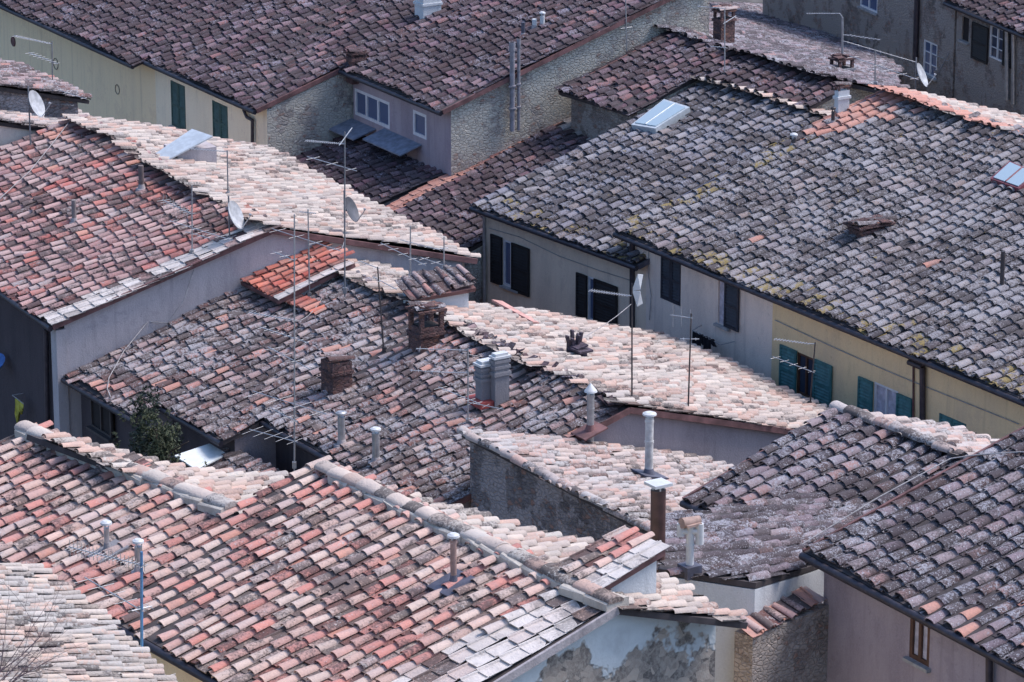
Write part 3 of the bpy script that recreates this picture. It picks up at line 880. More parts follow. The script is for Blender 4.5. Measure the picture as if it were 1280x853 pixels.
R6.body(s6 + .05, sE6 + .05, [(te6 * c + .35, zz), (te6 * c + .35, te6 * .267 - .02), (tt6 * c, tt6 * .267 - .12), (tt6 * c, zz)])
R6.finish(T['dark'], W['warmgrey'], W['stone']); R6.gutter(s6, sE6, te6); HS['R6'] = R6


# --- the long lichen-grey roof at the right: grey house and ochre house
pl = front((770, 290), (1280, 500), 14.25, 16.5)
sL = pl.hit(770, 290)[0]
F8 = Wall(pl.O + pl.n * .35, pl.u)
sM = F8.hit(966, 375)[0]
tR = np.mean([pl.hit(*q)[1] for q in ((1098, 114), (1188, 142), (1280, 170))])
LB = 6.5
print('R8', sL, sM, tR)
sE = 22.0
pa = [pl.hit(*q) for q in ((985, 182), (1095, 114), (1150, 130), (1040, 172))]
def k8(s, t, g):
    k = eave_kind(0, .6, .5, .17)(s, t, g)
    k = np.where((s < .8) & (g.random(len(s)) < .28), .16, k)
    inn = inside(pa, s, t)
    k = np.where(inn & (g.random(len(s)) < .93), 1.0, k)
    k = np.where((t > tR8 - .8) & (g.random(len(s)) < .18), 1.0, k)
    return np.where((k == 0) & (g.random(len(s)) < .002), 1.0, k)
tR8 = tR
R8a = gabled('R8a', 'pale grey house with washing under its window below the long lichen-grey roof', pl, sL, sM, tR, LB, T['grey'], T['pale'], W['grey'], W['grey'], kindf=k8, fascia=M_LEAD,
             kindb=lambda s, t, g: (t > -.9) * (g.random(len(s)) < .85) * 1., wide=True, seed=91, verges='L', inset=0, wins=WIN['R8a'])
R8b = gabled('R8b', 'ochre yellow house with teal louvred shutters below the long lichen-grey roof', pl, sM, sE, tR, LB, T['grey'], T['pale'], W['ochre'], W['ochre'], kindf=k8,
             kindb=lambda s, t, g: (t > -.9) * (g.random(len(s)) < .3) * 1., wide=True, seed=91, verges='R', inset=0, wins=WIN['R8b'])

# --- right foreground
pl = Plane(P(855, 625, 15.8), yaw(54.5), 16)
tR = np.mean([pl.hit(*q)[1] for q in ((1045, 511), (1120, 540), (1200, 575))])
LB = -pl.back(tR).hit(1231, 549)[1]
fp14 = pl.poly((855, 625), (915, 651), (1010, 646), (1070, 656), (1225, 592)) 
sq = fp14[-1][0]
fp14 = [(0, 0), fp14[1], fp14[2], fp14[3], (sq, fp14[4][1]), (sq, tR), (0, tR)]
R14 = gabled('R14', 'house with big violet-grey tiles and a pale mortared ridge behind the corner roof', pl, 0, sq, tR, LB, T['violet'], T['palegrey'], W['violet'], W['violet'], wide=True, phib=18.5, seed=101, verges='L', caps=M_GREYMORTAR, pitch=.36, exp=.38,
             front_polys=[fp14], bodies=[(.12, 1.6, 0, LB), (1.6, sq - .1, 2.4, LB)], gut=False)
R14.gutter(0, fp14[1][0], 0)
mb = MB(); q_ = [(fp14[0][0] + .15, .3), (fp14[1][0], fp14[1][1] + .3), (fp14[2][0] - .05, fp14[2][1] + .12), (fp14[3][0] - .1, fp14[3][1] + .12), (sq - .1, fp14[4][1] + .12), (sq - .1, 3.0), (.15, 3.0)]
tp = [pl.p(a_, b_, -.13) for a_, b_ in q_]; mb.prism([v_ - Z * 1.9 for v_ in tp], tp); mb.build('wall', W['violet'], R14.root, R14.root)
pl = front((1005, 690), (1280, 835), 17.3, 16.5)
sL = pl.hit(1005, 690)[0]
tR = pl.hit(1280, 533)[1] + .6
R15 = gabled('R15', 'house at the lower right corner with speckled violet tiles and a brown window', pl, sL, 14, tR, 5, T['violet'], T['palegrey'], W['violet'], W['violet'], wins=WIN['R15'], wide=True, seed=111, verges='L', pitch=.35, exp=.375,
             kindf=lambda s, t, g: (g.random(len(s)) < .018) * 1.0)
# roof falling towards the corner house
F15 = R15.facade()
pl = Plane(P(945, 729, 17.1), yaw(57.0), 9.5, True)
R16 = House('house', 'sagging violet tiled lean-to roof ending at the whitewashed parapet', pl, 'outbuilding')
# s runs towards the far side for a flipped plane
poly = R16.pl.poly((824, 711), (945, 729), (1014, 708), (1090, 680), (1085, 628), (1000, 616), (905, 636), (832, 648))
tiles(R16.roof, pl, [poly], .345, .38, None, None, 115, 1.6, wide=True); deck(R16.roof, pl, poly)
R16.foot(poly)
R16.finish(T['violet'], W['white'], W['white']); HS['R16'] = R16
# low stone wall with a tile coping in front of it
aw, zw = F15.hit(1036, 757)
A, B = P(941, 797, zw), F15.p(aw, zw)
d = (B - A) / np.linalg.norm(B - A); nn = np.array([d[1], -d[0], 0])
SW = root_empty('garden_wall', (A[0], A[1], ground_z(A[1]) - .5), 'shaded rubble stone wall with a few red coping tiles beside the whitewashed gable', 'wall')
mb = MB(); zz = ground_z(A[1]) - .5
mb.prism([A * [1, 1, 0] + Z * zz, B * [1, 1, 0] + Z * zz, B * [1, 1, 0] + Z * zz - nn * .4, A * [1, 1, 0] + Z * zz - nn * .4], [A, B, B - nn * .4, A - nn * .4])
mb.build('wall', W['brownstone'], SW, SW)
mb = MB(); Lw = np.linalg.norm(B - A)
plw = Plane(A, d, 22); plw.O = A + nn * .06
tiles(mb, plw, [rect(.0, Lw, 0, .45)], .30, .40, lambda s, t, g: (g.random(len(s)) < .5) * 1., None, 118, 1.5)
mb.build('coping', T['rust'], SW, SW)

# --- big pink roof in the foreground
pl = front((385, 580), (770, 760), 19.0, 15.5)     # reference line is its ridge
R17pl = pl
sr = pl.hit(768, 762)[0]
te = np.mean([pl.hit(*q)[1] for q in ((170, 798), (290, 853))])
bk = pl.back(0)
s0, s18 = pl.hit(385, 580)[0], pl.hit(290, 640)[0]
t18 = pl.hit(290, 640)[1]
e18 = pl.hit(30, 542)
bp = [bk.hit(*q) for q in ((440, 603), (488, 619), (743, 684), (825, 728), (935, 779))]
print('R17 te', te, 'sr', sr, 's18', s18, t18, e18, 'bp', bp, 'z eave', pl.p(0, te)[2])
fp = [(s18, te), (sr, te), (sr, 0), (s0, 0), (s18, t18)]
def k17(s, t, g):
    return np.where(s > sr - 1.1 - .10 * (-t), np.where(g.random(len(s)) < .8, .5, 0), (g.random(len(s)) < .02) * 1.0)
R17 = House('house', 'big pink tiled house in the foreground with a peeling whitewashed gable', pl, 'house', pl.p(s0, te))
tiles(R17.roof, pl, [[(a_, b_ + (.12 if b_ == 0 else 0)) for a_, b_ in fp]], .335, .36, k17, lambda s, t: (s > sr - 0.95 - .10 * (-t)) & (t > te - 1), 121, .9, toff=te - .02)
deck(R17.roof, pl, fp)
verge(R17.roof, pl, sr, te, 0, 1)
hb = MB()
bpoly = [(-s0, 0)] + bp + [(-sr, -0.0)]
tiles(hb, bk, [bpoly], .335, .36, None, None, 122, .8); deck(hb, bk, bpoly)
c, si, tn = math.cos(R(15.5)), math.sin(R(15.5)), math.tan(R(15.5))
zz = R17.zg - pl.O[2]
LBe = -bp[-1][1]
pf = [(te * c + .35, zz), (te * c + .35, te * si + .35 * tn - .13), (0, -.13)]
R17.body(s0 + .1, 4.7, pf + [(0, zz)])
R17.body(4.7, sr - .12, pf + [(LBe * c - .1, -LBe * si - .1), (LBe * c - .1, zz)])
R17.pl = bk; R17.foot([(-s0 - .1, -.0)] + [(a_, b_ + .12) for a_, b_ in bp[:2]] + [(-4.7, bp[2][1] + .2), (-4.7, 0)]); R17.pl = pl
R17.body(s18 + .1, s0 + .1, [(te * c + .35, zz), (te * c + .35, te * si + .35 * tn - .13), (t18 * c, t18 * si - .13), (t18 * c, zz)])
W['peeling'] = peeling_mat('peeling_whitewash', R17.gable(sr - .12).hit(790, 822)[1])
R17.finish(T['pink'], W['cream'], W['peeling'], M_GREYMORTAR)
o = hb.build('roof', [T['pale'], M_DECK], R17.root, R17.root); o['label'] = 'pale sunlit far slope of the roof'
mb = MB(); ridge_slabs(mb, pl.p(s0 + .9, 0, .06), pl.p(sr, 0, .06), .46, .06, .5, 5)
mb.build('ridge_mortar', M_MORTAR, R17.roof_o, R17.root)
mb = MB(); ridge_caps(mb, pl.p(s0 + .5, 0, .12), pl.p(sr, 0, .12), .165, .40, 0, .5, 5)
mb.build('ridge_cap', T['pale'], R17.roof_o, R17.root)
R17.gutter(s18, sr, te); HS['R17'] = R17
# its lower left neighbour
sl = e18[0]
dt = (e18[1] - t18) / (e18[0] - s18)
fp = [(sl, te), (s18, te), (s18, t18), (sl, t18 + dt * (sl - s18))]
R18 = House('house', 'lower tiled house at the left with a broad white mortar ridge', pl, 'house', pl.p(s18 - 2, te))
fpx = [(a_, b_ + ((.34 if a_ < s18 - 1 else .0) if b_ > te + .1 else 0)) for a_, b_ in fp]
tiles(R18.roof, pl, [fpx], .335, .36, lambda s, t, g: (g.random(len(s)) < .05) * 1.0, None, 121, 1.0, toff=te - .02); deck(R18.roof, pl, fp)
bk2 = Plane(pl.p(s18, t18), pl.p(s18, t18) - pl.p(*e18), 15.5, True)
bq = [bk2.hit(*q) for q in ((352, 599), (250, 590), (62, 549), (34, 543))]
print('R18 bq', bq)
hb = MB(); bpoly = [(0, 0), (-.3, -.2)] + bq[:1] + bq[1:]
tiles(hb, bk2, [bpoly], .335, .36, None, None, 132, .8); deck(hb, bk2, bpoly)
R18.body(sl + .1, s18 + .1, [(te * c + .35, zz), (te * c + .35, te * si + .35 * tn - .13), (t18 * c - .1, t18 * si - .14), (t18 * c - .1, zz)])
R18.finish(T['pink'], W['cream'], W['cream'])
o = hb.build('roof', [T['pale'], M_DECK], R18.root, R18.root); o['label'] = 'pale sunlit far slope of the roof'
mb = MB(); ridge_slabs(mb, pl.p(*e18, .07), pl.p(s18, t18, .07), .46, .06, .5, 6)
mb.build('ridge_mortar', M_MORTAR, R18.roof_o, R18.root)
mb = MB(); ridge_caps(mb, pl.p(*e18, .13), pl.p(s18, t18, .13), .165, .40, 0, .5, 6)
mb.build('ridge_cap', T['pale'], R18.roof_o, R18.root)
R18.gutter(sl, s18, te); HS['R18'] = R18
# pale roof at the lower left corner
pl = Plane(P(60, 717, 20.0), -(P(60, 717, 20.0) - P(215, 853, 20.0)), 15, True)
R19 = House('house', 'pale beige roof of narrow half-round tiles in the lower left corner', pl, 'house')
poly = [(-9, 0), (.1, 0), (.1, 6.5), (-9, 6.5)]
tiles(R19.roof, pl, [poly], .235, .34, None, None, 141, 1.1); deck(R19.roof, pl, poly)
zz = R19.zg - pl.O[2]; c15 = math.cos(R(15))
R19.body(-8.9, .0, [(.3, zz), (.3, -.05), (6.5 * c15, 6.5 * .259 - .12), (6.5 * c15, zz)])
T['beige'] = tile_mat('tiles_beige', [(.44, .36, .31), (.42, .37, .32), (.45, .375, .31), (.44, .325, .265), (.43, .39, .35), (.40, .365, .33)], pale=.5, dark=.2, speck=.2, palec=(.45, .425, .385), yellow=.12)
R19.finish(T['beige'], W['cream'], W['cream']); HS['R19'] = R19

# --- small roofs behind the left house
pl = Plane(P(112, 126, 15.6), yaw(60), 15, True)
R20 = House('house', 'small reddish roof with a rough gable peeping out behind the left house', pl, 'house')
tiles(R20.roof, pl, [rect(-.0, 5, 0, 5)], .335, .36, None, None, 151, 1.1, wide=True); deck(R20.roof, pl, rect(0, 5, 0, 5))
zz = R20.zg - pl.O[2]
R20.body(.12, 5, [(.3, zz), (.3, -.05), (5 * c15, 5 * .259 - .12), (5 * c15, zz)])
R20.finish(T['mixed'], W['grey'], W['darkstone']); HS['R20'] = R20
pl = Plane(P(112, 150, 14.7), yaw(60), 15, True)
sn = float((L1.pl.p(L1.s[0], 0) - pl.O) @ pl.u) + .15
print('G21', sn)
poly = rect(sn, sn + 4.5, 0, 7)
R21 = House('house', 'pale tiled roof slope squeezed behind the ridge of the left house', pl, 'house')
tiles(R21.roof, pl, [poly], .335, .36, None, None, 161, 1.1); deck(R21.roof, pl, poly)
zz = R21.zg - pl.O[2]
R21.body(sn + .1, sn + 4.4, [(.3, zz), (.3, -.05), (7 * c15, 7 * .259 - .12), (7 * c15, zz)])
R21.finish(T['palegrey'], W['grey'], W['grey']); HS['R21'] = R21

# --- far stone houses at the upper right
pl = front((1180, 1), (1280, 43), 15.0, 16)
a0 = pl.hit(1182, 2)[0]
R10 = gabled('R10', 'dark stone house at the far upper right with a white-framed window and open shutter', pl, a0, a0 + 12, 5, 3, T['dark'], T['dark'], W['brownstone'], W['brownstone'], wins=WIN['R10'], wide=True, seed=171, gut=True, caps=None)
F10 = R10.facade()
pl = Plane(pl.O + Z * 3.2, pl.u, 16)
R22 = gabled('R22', 'tall dark stone house with a white corner window behind the dish aerial', pl, a0 - 14, a0 + .1, 5, 3, T['dark'], T['dark'], W['brownstone'], W['brownstone'], wins=WIN['R22'], wide=True, seed=172, gut=True, caps='clay', ov=.35)
def px(q):
    d = np.array(q) - CAM; k = F_PX / (d @ FW)
    return round(640 + (d @ RT) * k), round(426.5 - (d @ UP) * k)
# ------------------------------------------------------------------ helpers for things on the roofs
def vert(pt, x, y):
    """the point above (or below) pt seen at column x, row y, on the upright plane through pt that faces the camera"""
    d = (pt - CAM) * [1, 1, 0]; d = d / np.linalg.norm(d)
    return hitplane(x, y, pt, d)
def scale_at(pt): return F_PX / ((np.array(pt) - CAM) @ FW)
def onp(pl, x, y): return pl.p(*pl.hit(x, y))
def disc_cap(mb, c, r, mi=0, cone=.0):
    mb.tube(c, c + Z * .035, r, r * (.96 if not cone else .9), 12, mi)
    mb.tube(c + Z * .035, c + Z * (.06 + cone), r * .9, .01 if cone else r * .55, 12, mi)
def flue(h, pl, b, top, r_px, m, cap='disc', cap_px=None, capm=None, base=None, label=None):
    B = onp(pl, *b); s = scale_at(B); r = r_px / s
    Tz = vert(B, b[0], top)[2]
    B0 = B - Z * .15; T_ = np.array([B[0], B[1], Tz])
    mb = MB()
    mb.tube(B0, T_ - Z * (.10 if cap else 0), r, r, 12)
    L = Tz - B[2]
    if L > .8:
        for k in (.55, .86): mb.tube(B + Z * L * k, B + Z * (L * k + .05), r * 1.1, r * 1.1, 12)
    f = mb.build('flue', m, h.root, h.root)
    if label: f['label'] = label
    if cap:
        mb = MB(); R_ = (cap_px or r_px * 1.9) / s
        for a in (0, 2.1, 4.2):
            o = np.array([math.cos(a), math.sin(a), 0]) * r * .85
            mb.tube(T_ - Z * .13 + o, T_ - Z * .02 + o, .012, .012, 5)
        disc_cap(mb, T_ - Z * .03, R_, 0, .12 if cap == 'cone' else 0)
        mb.build('cap', capm or M_CAP, f, h.root)
    if base is None:
        mb = MB(); mb.tube(B - Z * .12, B + Z * .16, r * 2.0, r * 1.08, 10); mb.tube(B - Z * .12, B + Z * .05, r * 2.6, r * 2.1, 10)
        mb.build('collar', M_GREYMORTAR, f, h.root)
    else:
        mb = MB()
        q = [B + pl.nrm * .07 + pl.u * a * .28 + pl.w * c_ * .30 for a, c_ in ((-1, -1), (1, -1), (1, 1), (-1, 1))]
        mb.prism(q, [p + pl.nrm * .035 for p in q])
        mb.tube(B, B + Z * .22, r * 1.9, r * 1.05, 10)
        mb.build('flashing', base, f, h.root)
    return f
def axes(pl):
    u = pl.u if not pl.flip else -pl.u
    return u, np.array([-u[1], u[0], 0])
def stack(h, pl, b, top, w_px, d, m, hood=None, label=None, ribs=0, open_h=.0):
    """masonry chimney: b = foot of its near corner's middle, top row, width along the ridge in photo pixels, depth in metres"""
    u, n = axes(pl)
    B = onp(pl, *b); s = scale_at(B)
    Tz = vert(B, b[0], top)[2]
    w = w_px / s
    mb = MB()
    H = Tz - B[2] - open_h
    mb.box(B - Z * .5, u * w, n * d, Z * (.5 + H))
    mb.box(B + Z * (H * .62), u * (w + .07), n * (d + .07), Z * .07)
    for k in range(ribs):
        mb.box(B + Z * (H - .10 - .13 * k), u * (w + .05), n * (d + .05), Z * .06)
    c = mb.build('chimney', m, h.root, h.root)
    if label: c['label'] = label
    return c, B, B + Z * H, u * w, n * d
def tile_lid(h, c, C, U, Nn, lift, n=2, seed=0, m=None, slab=True, w=.55):
    """coppi and broken slabs laid over a chimney mouth"""
    g = np.random.default_rng(seed)
    mb = MB()
    if lift > 0:
        for a in (-.42, .42):
            for b_ in (-.42, .42):
                mb.box(C + U * a + Nn * b_, U * .16, Nn * .16, Z * lift)
    if slab:
        mb.box(C + Z * lift, U * 1.18, Nn * 1.18, Z * .05)
        for k in range(5):
            q = C + Z * (lift + .05 + .03 * (k % 3)) + U * g.uniform(-.45, .45) + Nn * g.uniform(-.4, .4)
            mb.box(q, U * g.uniform(.35, .6), Nn * g.uniform(.35, .6) + Z * g.normal(0, .04), Z * .035)
    mb2 = MB()
    du, dn = U / np.linalg.norm(U), Nn / np.linalg.norm(Nn)
    for k in range(n):
        o = C + Z * (lift + .06) + U * ((k + .5) / n - .5) * 1.1
        V, Fc = COPPO
        L_ = np.linalg.norm(Nn) + .18
        W3 = o - dn * L_ * .5 + V[:, 0:1] * du + V[:, 1:2] / .46 * L_ * dn + V[:, 2:3] * Z + (V[:, 1:2] - .23) * Z * g.normal(.0, .12)
        mb2.add(W3, Fc.tolist(), 1, np.tile([[g.random(), g.random(), 0, 1.]], (len(V), 1)), True)
    mb.v += mb2.v and []
    for v_, c_ in zip(mb2.v, mb2.c): pass
    off = mb.n
    mb.v += mb2.v; mb.c += mb2.c; mb.f += [tuple(i + off for i in f) for f in mb2.f]; mb.m += mb2.m; mb.smooth += mb2.smooth; mb.n += mb2.n
    return mb.build('cap', [M_BRICK, m or T['mixed']], c, h.root)
def dark_mouth(h, c, C, U, Nn):
    mb = MB(); mb.box(C - Z * .02, U * .74, Nn * .74, Z * .035)
    return mb.build('mouth', M_SOOT, c, h.root)

# chimneys of the middle house
bkR = R11.bk
c, B, C, U, Nn = stack(R11, R11.pl, (533, 434), 384, 30, .62, M_BRICK, label='sooty brick chimney with an open hood under broken tiles', open_h=.42)
dark_mouth(R11, c, C, U, Nn); tile_lid(R11, c, C, U, Nn, .36, 2, 1)
c, B, C, U, Nn = stack(R11, R11.pl, (421, 489), 449, 30, .5, M_BRICK, label='squat brick chimney topped by two half-round tiles', open_h=.02)
tile_lid(R11, c, C, U, Nn, .0, 3, 2, slab=False)
c, B, C, U, Nn = stack(R11, R11.pl, (607, 505), 456, 15, .36, M_CEMENT, label='grey cement twin chimney with ribbed top', ribs=3)
mb = MB(); mb.box(C, U * 1.25, Nn * 1.25, Z * .05); mb.box(C + Z * .05, U * .9, Nn * .9, Z * .06); mb.build('cap', M_CAP, c, R11.root)
c2, B2, C2, U2, N2 = stack(R11, R11.pl, (625, 503), 447, 11, .36, M_CEMENT, label='second shaft of the grey cement twin chimney', ribs=3)
mb = MB(); mb.box(C2, U2 * 1.25, N2 * 1.2, Z * .05); mb.box(C2 + Z * .05, U2 * .9, N2 * .9, Z * .06); mb.build('cap', M_CAP, c2, R11.root)
M_REDFLASH = plain('red_lead_flashing', (.36, .07, .06), .7)
mb = MB(); mb.box(B - U * .1, U * 2.4, Nn * 1.7, Z * .14); mb.build('flashing', M_REDFLASH, c, R11.root)
# crown of blackened curved tiles on the far slope
B = onp(bkR, 722, 449); u, n_ = axes(bkR)
cr = MB(); g = np.random.default_rng(4)
cr.tube(B - Z * .3 - u * .22, B + Z * .36 - u * .22, .16, .13, 8)
for k in range(7):
    a = k * .9
    p0 = B - u * .16 + np.array([math.cos(a), math.sin(a), 0]) * .12 + Z * .3
    cr.box(p0, u * .10, n_ * .05, Z * g.uniform(.14, .3) + np.array([math.cos(a), math.sin(a), 0]) * .05)
cr.tube(B - Z * .3 + u * .17, B + Z * .24 + u * .17, .15, .12, 8)
cr.tube(B + Z * .02 + u * .17, B + Z * .08 + u * .17, .20, .20, 8)
cr.box(B + u * .17 + Z * .24, u * .42, n_ * .36, Z * .05)
cr.box(B + u * .05 + Z * .31, u * .36, n_ * .28 + Z * .06, Z * .04)
o = cr.build('chimney', plain('blackened_clay', (.075, .055, .07), .8, 0, .6, 9), R11.root, R11.root); o['label'] = 'blackened double clay pot crowned with broken tiles'
mb = MB(); mb.tube(B + u * .42 - Z * .1, B + u * .40 + Z * .12, .15, .11, 9); mb.build('cowl', plain('scorched_clay', (.36, .18, .10), .8), o, R11.root)
flue(R11, R11.pl, (738, 543), 488, 4.6, M_STEEL, 'cone', 8.5, base=M_FASCIA, label='grey pipe with a pale conical hat near the ridge end')
flue(R11, R11.pl, (427, 558), 516, 4.6, M_STEEL, 'disc', 7.5, M_STEEL, label='grey pipe with a grey flat hat')
flue(R11, R11.pl, (470, 580), 536, 4.8, M_STEEL, 'disc', 7, label='grey pipe with a white flat hat')
flue(R13, R13.pl, (811, 598), 517, 5.2, plain('pale_enamel_pipe', (.52, .52, .50), .5), 'disc', 9, base=M_LEAD, label='tall pale pipe with a white disc hat')
# square brown flue with a flat slab
B = onp(R16.pl, 836, 700); s = scale_at(B); u, n_ = axes(R16.pl)
B = vert(B, 822, 690); Tz = vert(B, 822, 612)[2]
mb = MB(); w = 9.5 / s
mb.tube(np.array([B[0], B[1], B[2] - 1]), np.array([B[0], B[1], Tz]), w, w, 12)
f = mb.build('flue', M_RUSTPIPE, R16.root, R16.root); f['label'] = 'thick dark brown flue with a flat pale slab on top'
mb = MB(); T_ = np.array([B[0], B[1], Tz])
for a in (.3, 1.9, 3.4, 5): mb.tube(T_ - Z * .02 + np.array([math.cos(a), math.sin(a), 0]) * w * .8, T_ + Z * .08 + np.array([math.cos(a), math.sin(a), 0]) * w * .8, .015, .015, 5)
mb.box(T_ + Z * .08, u * .34, n_ * .36, Z * .05); mb.build('cap', M_CAP, f, R16.root)
mb = MB(); mb.tube(T_ - Z * 1.2, T_ - Z * .9, w * 1.02, w * 1.02, 12)
# double cowl
B = onp(R16.pl, 862, 714); s = scale_at(B); r = 5 / s
mb = MB(); H_ = vert(B, 862, 656)[2] - B[2]
x = RT; mb.tube(B - Z * .1, B + Z * H_, r, r, 12); mb.tube(B + Z * H_ * .52, B + Z * (H_ * .52 + .05), r * 1.12, r * 1.12, 12)
mb.tube(B + Z * (H_ - .12) - x * .15, B + Z * (H_ - .12) + x * .15, r * .9, r * .9, 10)
f = mb.build('flue', M_CAP, R16.root, R16.root); f['label'] = 'white double-ended H-shaped flue beside the lean-to'
mb = MB(); mb.tube(B + x * .16 + Z * (H_ - .35), B + x * .16 + Z * (H_ + .02), r * 1.05, r * 1.05, 12); mb.tube(B - x * .16 + Z * (H_ - .2), B - x * .16 + Z * (H_ + .02), r, r, 12)
mb.build('cowl', M_CAP, f, R16.root)
mb = MB(); mb.box(B + Z * (H_ + .0), u * .26, n_ * .3, Z * .04); mb.tube(B + Z * (H_ + .06) - n_ * .18, B + Z * (H_ + .05) + n_ * .18, .1, .08, 8); mb.build('cap', plain('clay_cap', (.38, .26, .21), .8), f, R16.root)
mb = MB(); mb.box(B - Z * .1, u * .3, n_ * .3, Z * .22); mb.build('flashing', M_LEAD, f, R16.root)
# foreground flues
flue(R17, R17pl, (567, 735), 669, 4, plain('scaled_pipe', (.30, .20, .17), .6), 'disc', 8, base=M_LEAD, label='slim rusty pipe with a pale disc hat')
flue(R18, R17pl, (134, 694), 653, 3.4, M_STEEL, 'disc', 7.5, base=M_CEMENT, label='short grey pipe with a white disc hat')
flue(R18, R17pl, (174, 718), 676, 5, M_STEEL, 'disc', 7.5, label='short wide grey pipe with a white hat')
# left house
flue(L1, L1.pl, (177, 238), 207, 3.4, plain('old_clay_pipe', (.16, .12, .11), .8), None, label='thin dark clay pipe')
flue(L1, L1.pl, (93, 280), 250, 3, plain('grey_clay_pipe', (.22, .19, .18), .8), None, label='short grey stub pipe')
# back roofs
c, B, C, U, Nn = stack(R2, R1b.pl, (535, 20), -4, 22, .6, W['white'], label='pale whitewashed chimney block at the upper edge')
c, B, C, U, Nn = stack(R2, R1b.pl, (446, 82), 66, 16, .5, M_BRICK, label='low brick chimney under a heap of tiles', open_h=.1); tile_lid(R2, c, C, U, Nn, .08, 2, 5, T['dark'])
flue(R2, R1b.pl, (668, 38), 24, 3, M_CAP, None, label='short white pipe'); flue(R2, R1b.pl, (678, 36), 16, 3, M_CAP, 'disc', 4, label='taller white pipe')
flue(R2, R1b.pl, (654, 48), 28, 2.6, M_LEAD, None, label='short dark pipe')
G2b = R2.gable(R2.s[1])
for x_, yb, yt, r_ in ((638, 163, 52, 3.4), (646, 162, 48, 2.2)):
    a_, z_ = G2b.hit(x_, yb); q = G2b.p(a_, z_, .10); a2, z2 = G2b.hit(x_, yt)
    s = scale_at(q); mb = MB(); mb.tube(q, np.array([q[0], q[1], z2]), r_ / s, r_ / s, 10)
    mb.tube(np.array([q[0], q[1], z2 - .25]), np.array([q[0], q[1], z2]), r_ / s * 1.25, r_ / s * 1.25, 10)
    for k in (.25, .5): mb.box(np.array([q[0], q[1], q[2] + (z2 - q[2]) * k]), RT * r_ * 2.6 / s, np.array([0, .22, 0]), Z * .04)
    f = mb.build('flue', plain('grey_flue', (.24, .23, .25), .6), R2.root, R2.root); f['label'] = 'tall grey flue fixed to the stone gable'
for x_, yb, yt in ((729, 152, 121), (735, 150, 117), (741, 147, 113)):
    flue(R6, R6.pl, (x_, yb), yt, 2.5, M_CAP, 'disc', 3.2, label='slim white pipe in a row of three')
c, B, C, U, Nn = stack(R5, R5.pl, (905, 32), 13, 16, .5, M_BRICK, label='brick chimney with an open brick hood', open_h=.22); dark_mouth(R5, c, C, U, Nn); tile_lid(R5, c, C, U, Nn, .2, 3, 6)
c, B, C, U, Nn = stack(R5, R5.bk, (1052, 92), 74, 18, .55, M_CEMENT, label='low hooded chimney with a thin slab top', open_h=.25); dark_mouth(R5, c, C, U, Nn); tile_lid(R5, c, C, U, Nn, .25, 0, 7)
c, B, C, U, Nn = stack(R8a, R8a.pl, (1052, 140), 108, 8, .36, W['white'], label='small whitewashed chimney at the roof edge', open_h=.1); tile_lid(R8a, c, C, U, Nn, .08, 1, 8)
flue(R8a, R8a.pl, (1041, 158), 135, 2.4, M_DARKMAST, 'disc', 3.5, M_DARKMAST, label='thin black pipe')
flue(R8a, R8a.pl, (992, 186), 168, 3.2, M_DARKMAST, 'disc', 5, label='squat dark pipe with a pale lid')
c, B, C, U, Nn = stack(R8b, R8b.pl, (1086, 294), 280, 26, .8, M_BRICK, label='low broad chimney hidden under mossy slabs', open_h=.06); tile_lid(R8b, c, C, U * 1.15, Nn * 1.15, .05, 3, 9, T['grey'])
flue(R8b, R8b.pl, (1252, 364), 314, 2.8, M_DARKMAST, None, label='thin dark pipe with a side stub')

# small roofs: red dormer, altana, raised roof on the foreground house
T['red'] = tile_mat('tiles_red', [(.44, .12, .085), (.38, .10, .075), (.48, .16, .11), (.42, .14, .10), (.47, .22, .165), (.36, .11, .085)], pale=.05, dark=.10, speck=.05)
zD = G1.hit(300, 352)[1]; ag = G1.hit(300, 352)[0]
plD = Plane(G1.p(ag, zD, .02), R11.pl.u, 15.5)
tD = plD.hit(392, 305)[1]; sD = plD.hit(347, 376)[0]
def small_roof(h, pl, poly, m, wm, label, seed, nocov=None, kind=None, wallpoly=None, rough=.8, pitch=.30):
    rf = MB(); tiles(rf, pl, [poly], pitch, .34, kind, nocov, seed, rough); deck(rf, pl, poly, 1)
    o = rf.build('dormer', [m, M_FASCIA], h.root, h.root); o['label'] = label
    top = [pl.p(a, t, -.09) for a, t in (wallpoly or poly)]
    zb = min(q[2] for q in top) - 1.6
    mb = MB(); mb.prism([q * [1, 1, 0] + Z * zb for q in top], top)
    mb.build('dormer_wall', wm, o, h.root)
    return o
small_roof(R11, plD, rect(0, sD, 0, tD), T['red'], W['white'], 'small new bright red tiled dormer against the grey gable', 201, lambda s, t: s > sD - .3, lambda s, t, g: np.where(s > sD - .35, .5, 0), rect(.02, sD - .15, .3, tD - .05))
# strip of red tiles beside it
rf = MB(); pe = R11.pl.poly((345, 372), (398, 398), (408, 388), (352, 360))
tiles(rf, R11.pl, [pe], .30, .34, None, None, 203, .8, lift0=.09); deck(rf, R11.pl, pe, 1, .05, .08)
o = rf.build('tile_strip', [T['red'], M_FASCIA], R11.root, R11.root); o['label'] = 'short strip of new red tiles below the dormer'
u, n_ = axes(R11.pl)
Ob = onp(R11.pl, 522, 390); OA = vert(Ob, 519, 374)
plA = Plane(OA, n_, 19)
pa_ = plA.poly((519, 374), (593, 358)); wA = pa_[1][0]; hA = plA.hit(502, 352)[1]
small_roof(R11, plA, rect(-.05, wA, 0, min(hA, 1.6)), T['mixed'], W['white'], 'whitewashed roof box with a sloping cap of old tiles', 205, wallpoly=rect(.08, wA - .12, .12, min(hA, 1.6) - .05), rough=1.3)
pe = R17pl.poly((688, 716), (735, 741)); sa, sb2 = pe[0][0], pe[1][0]
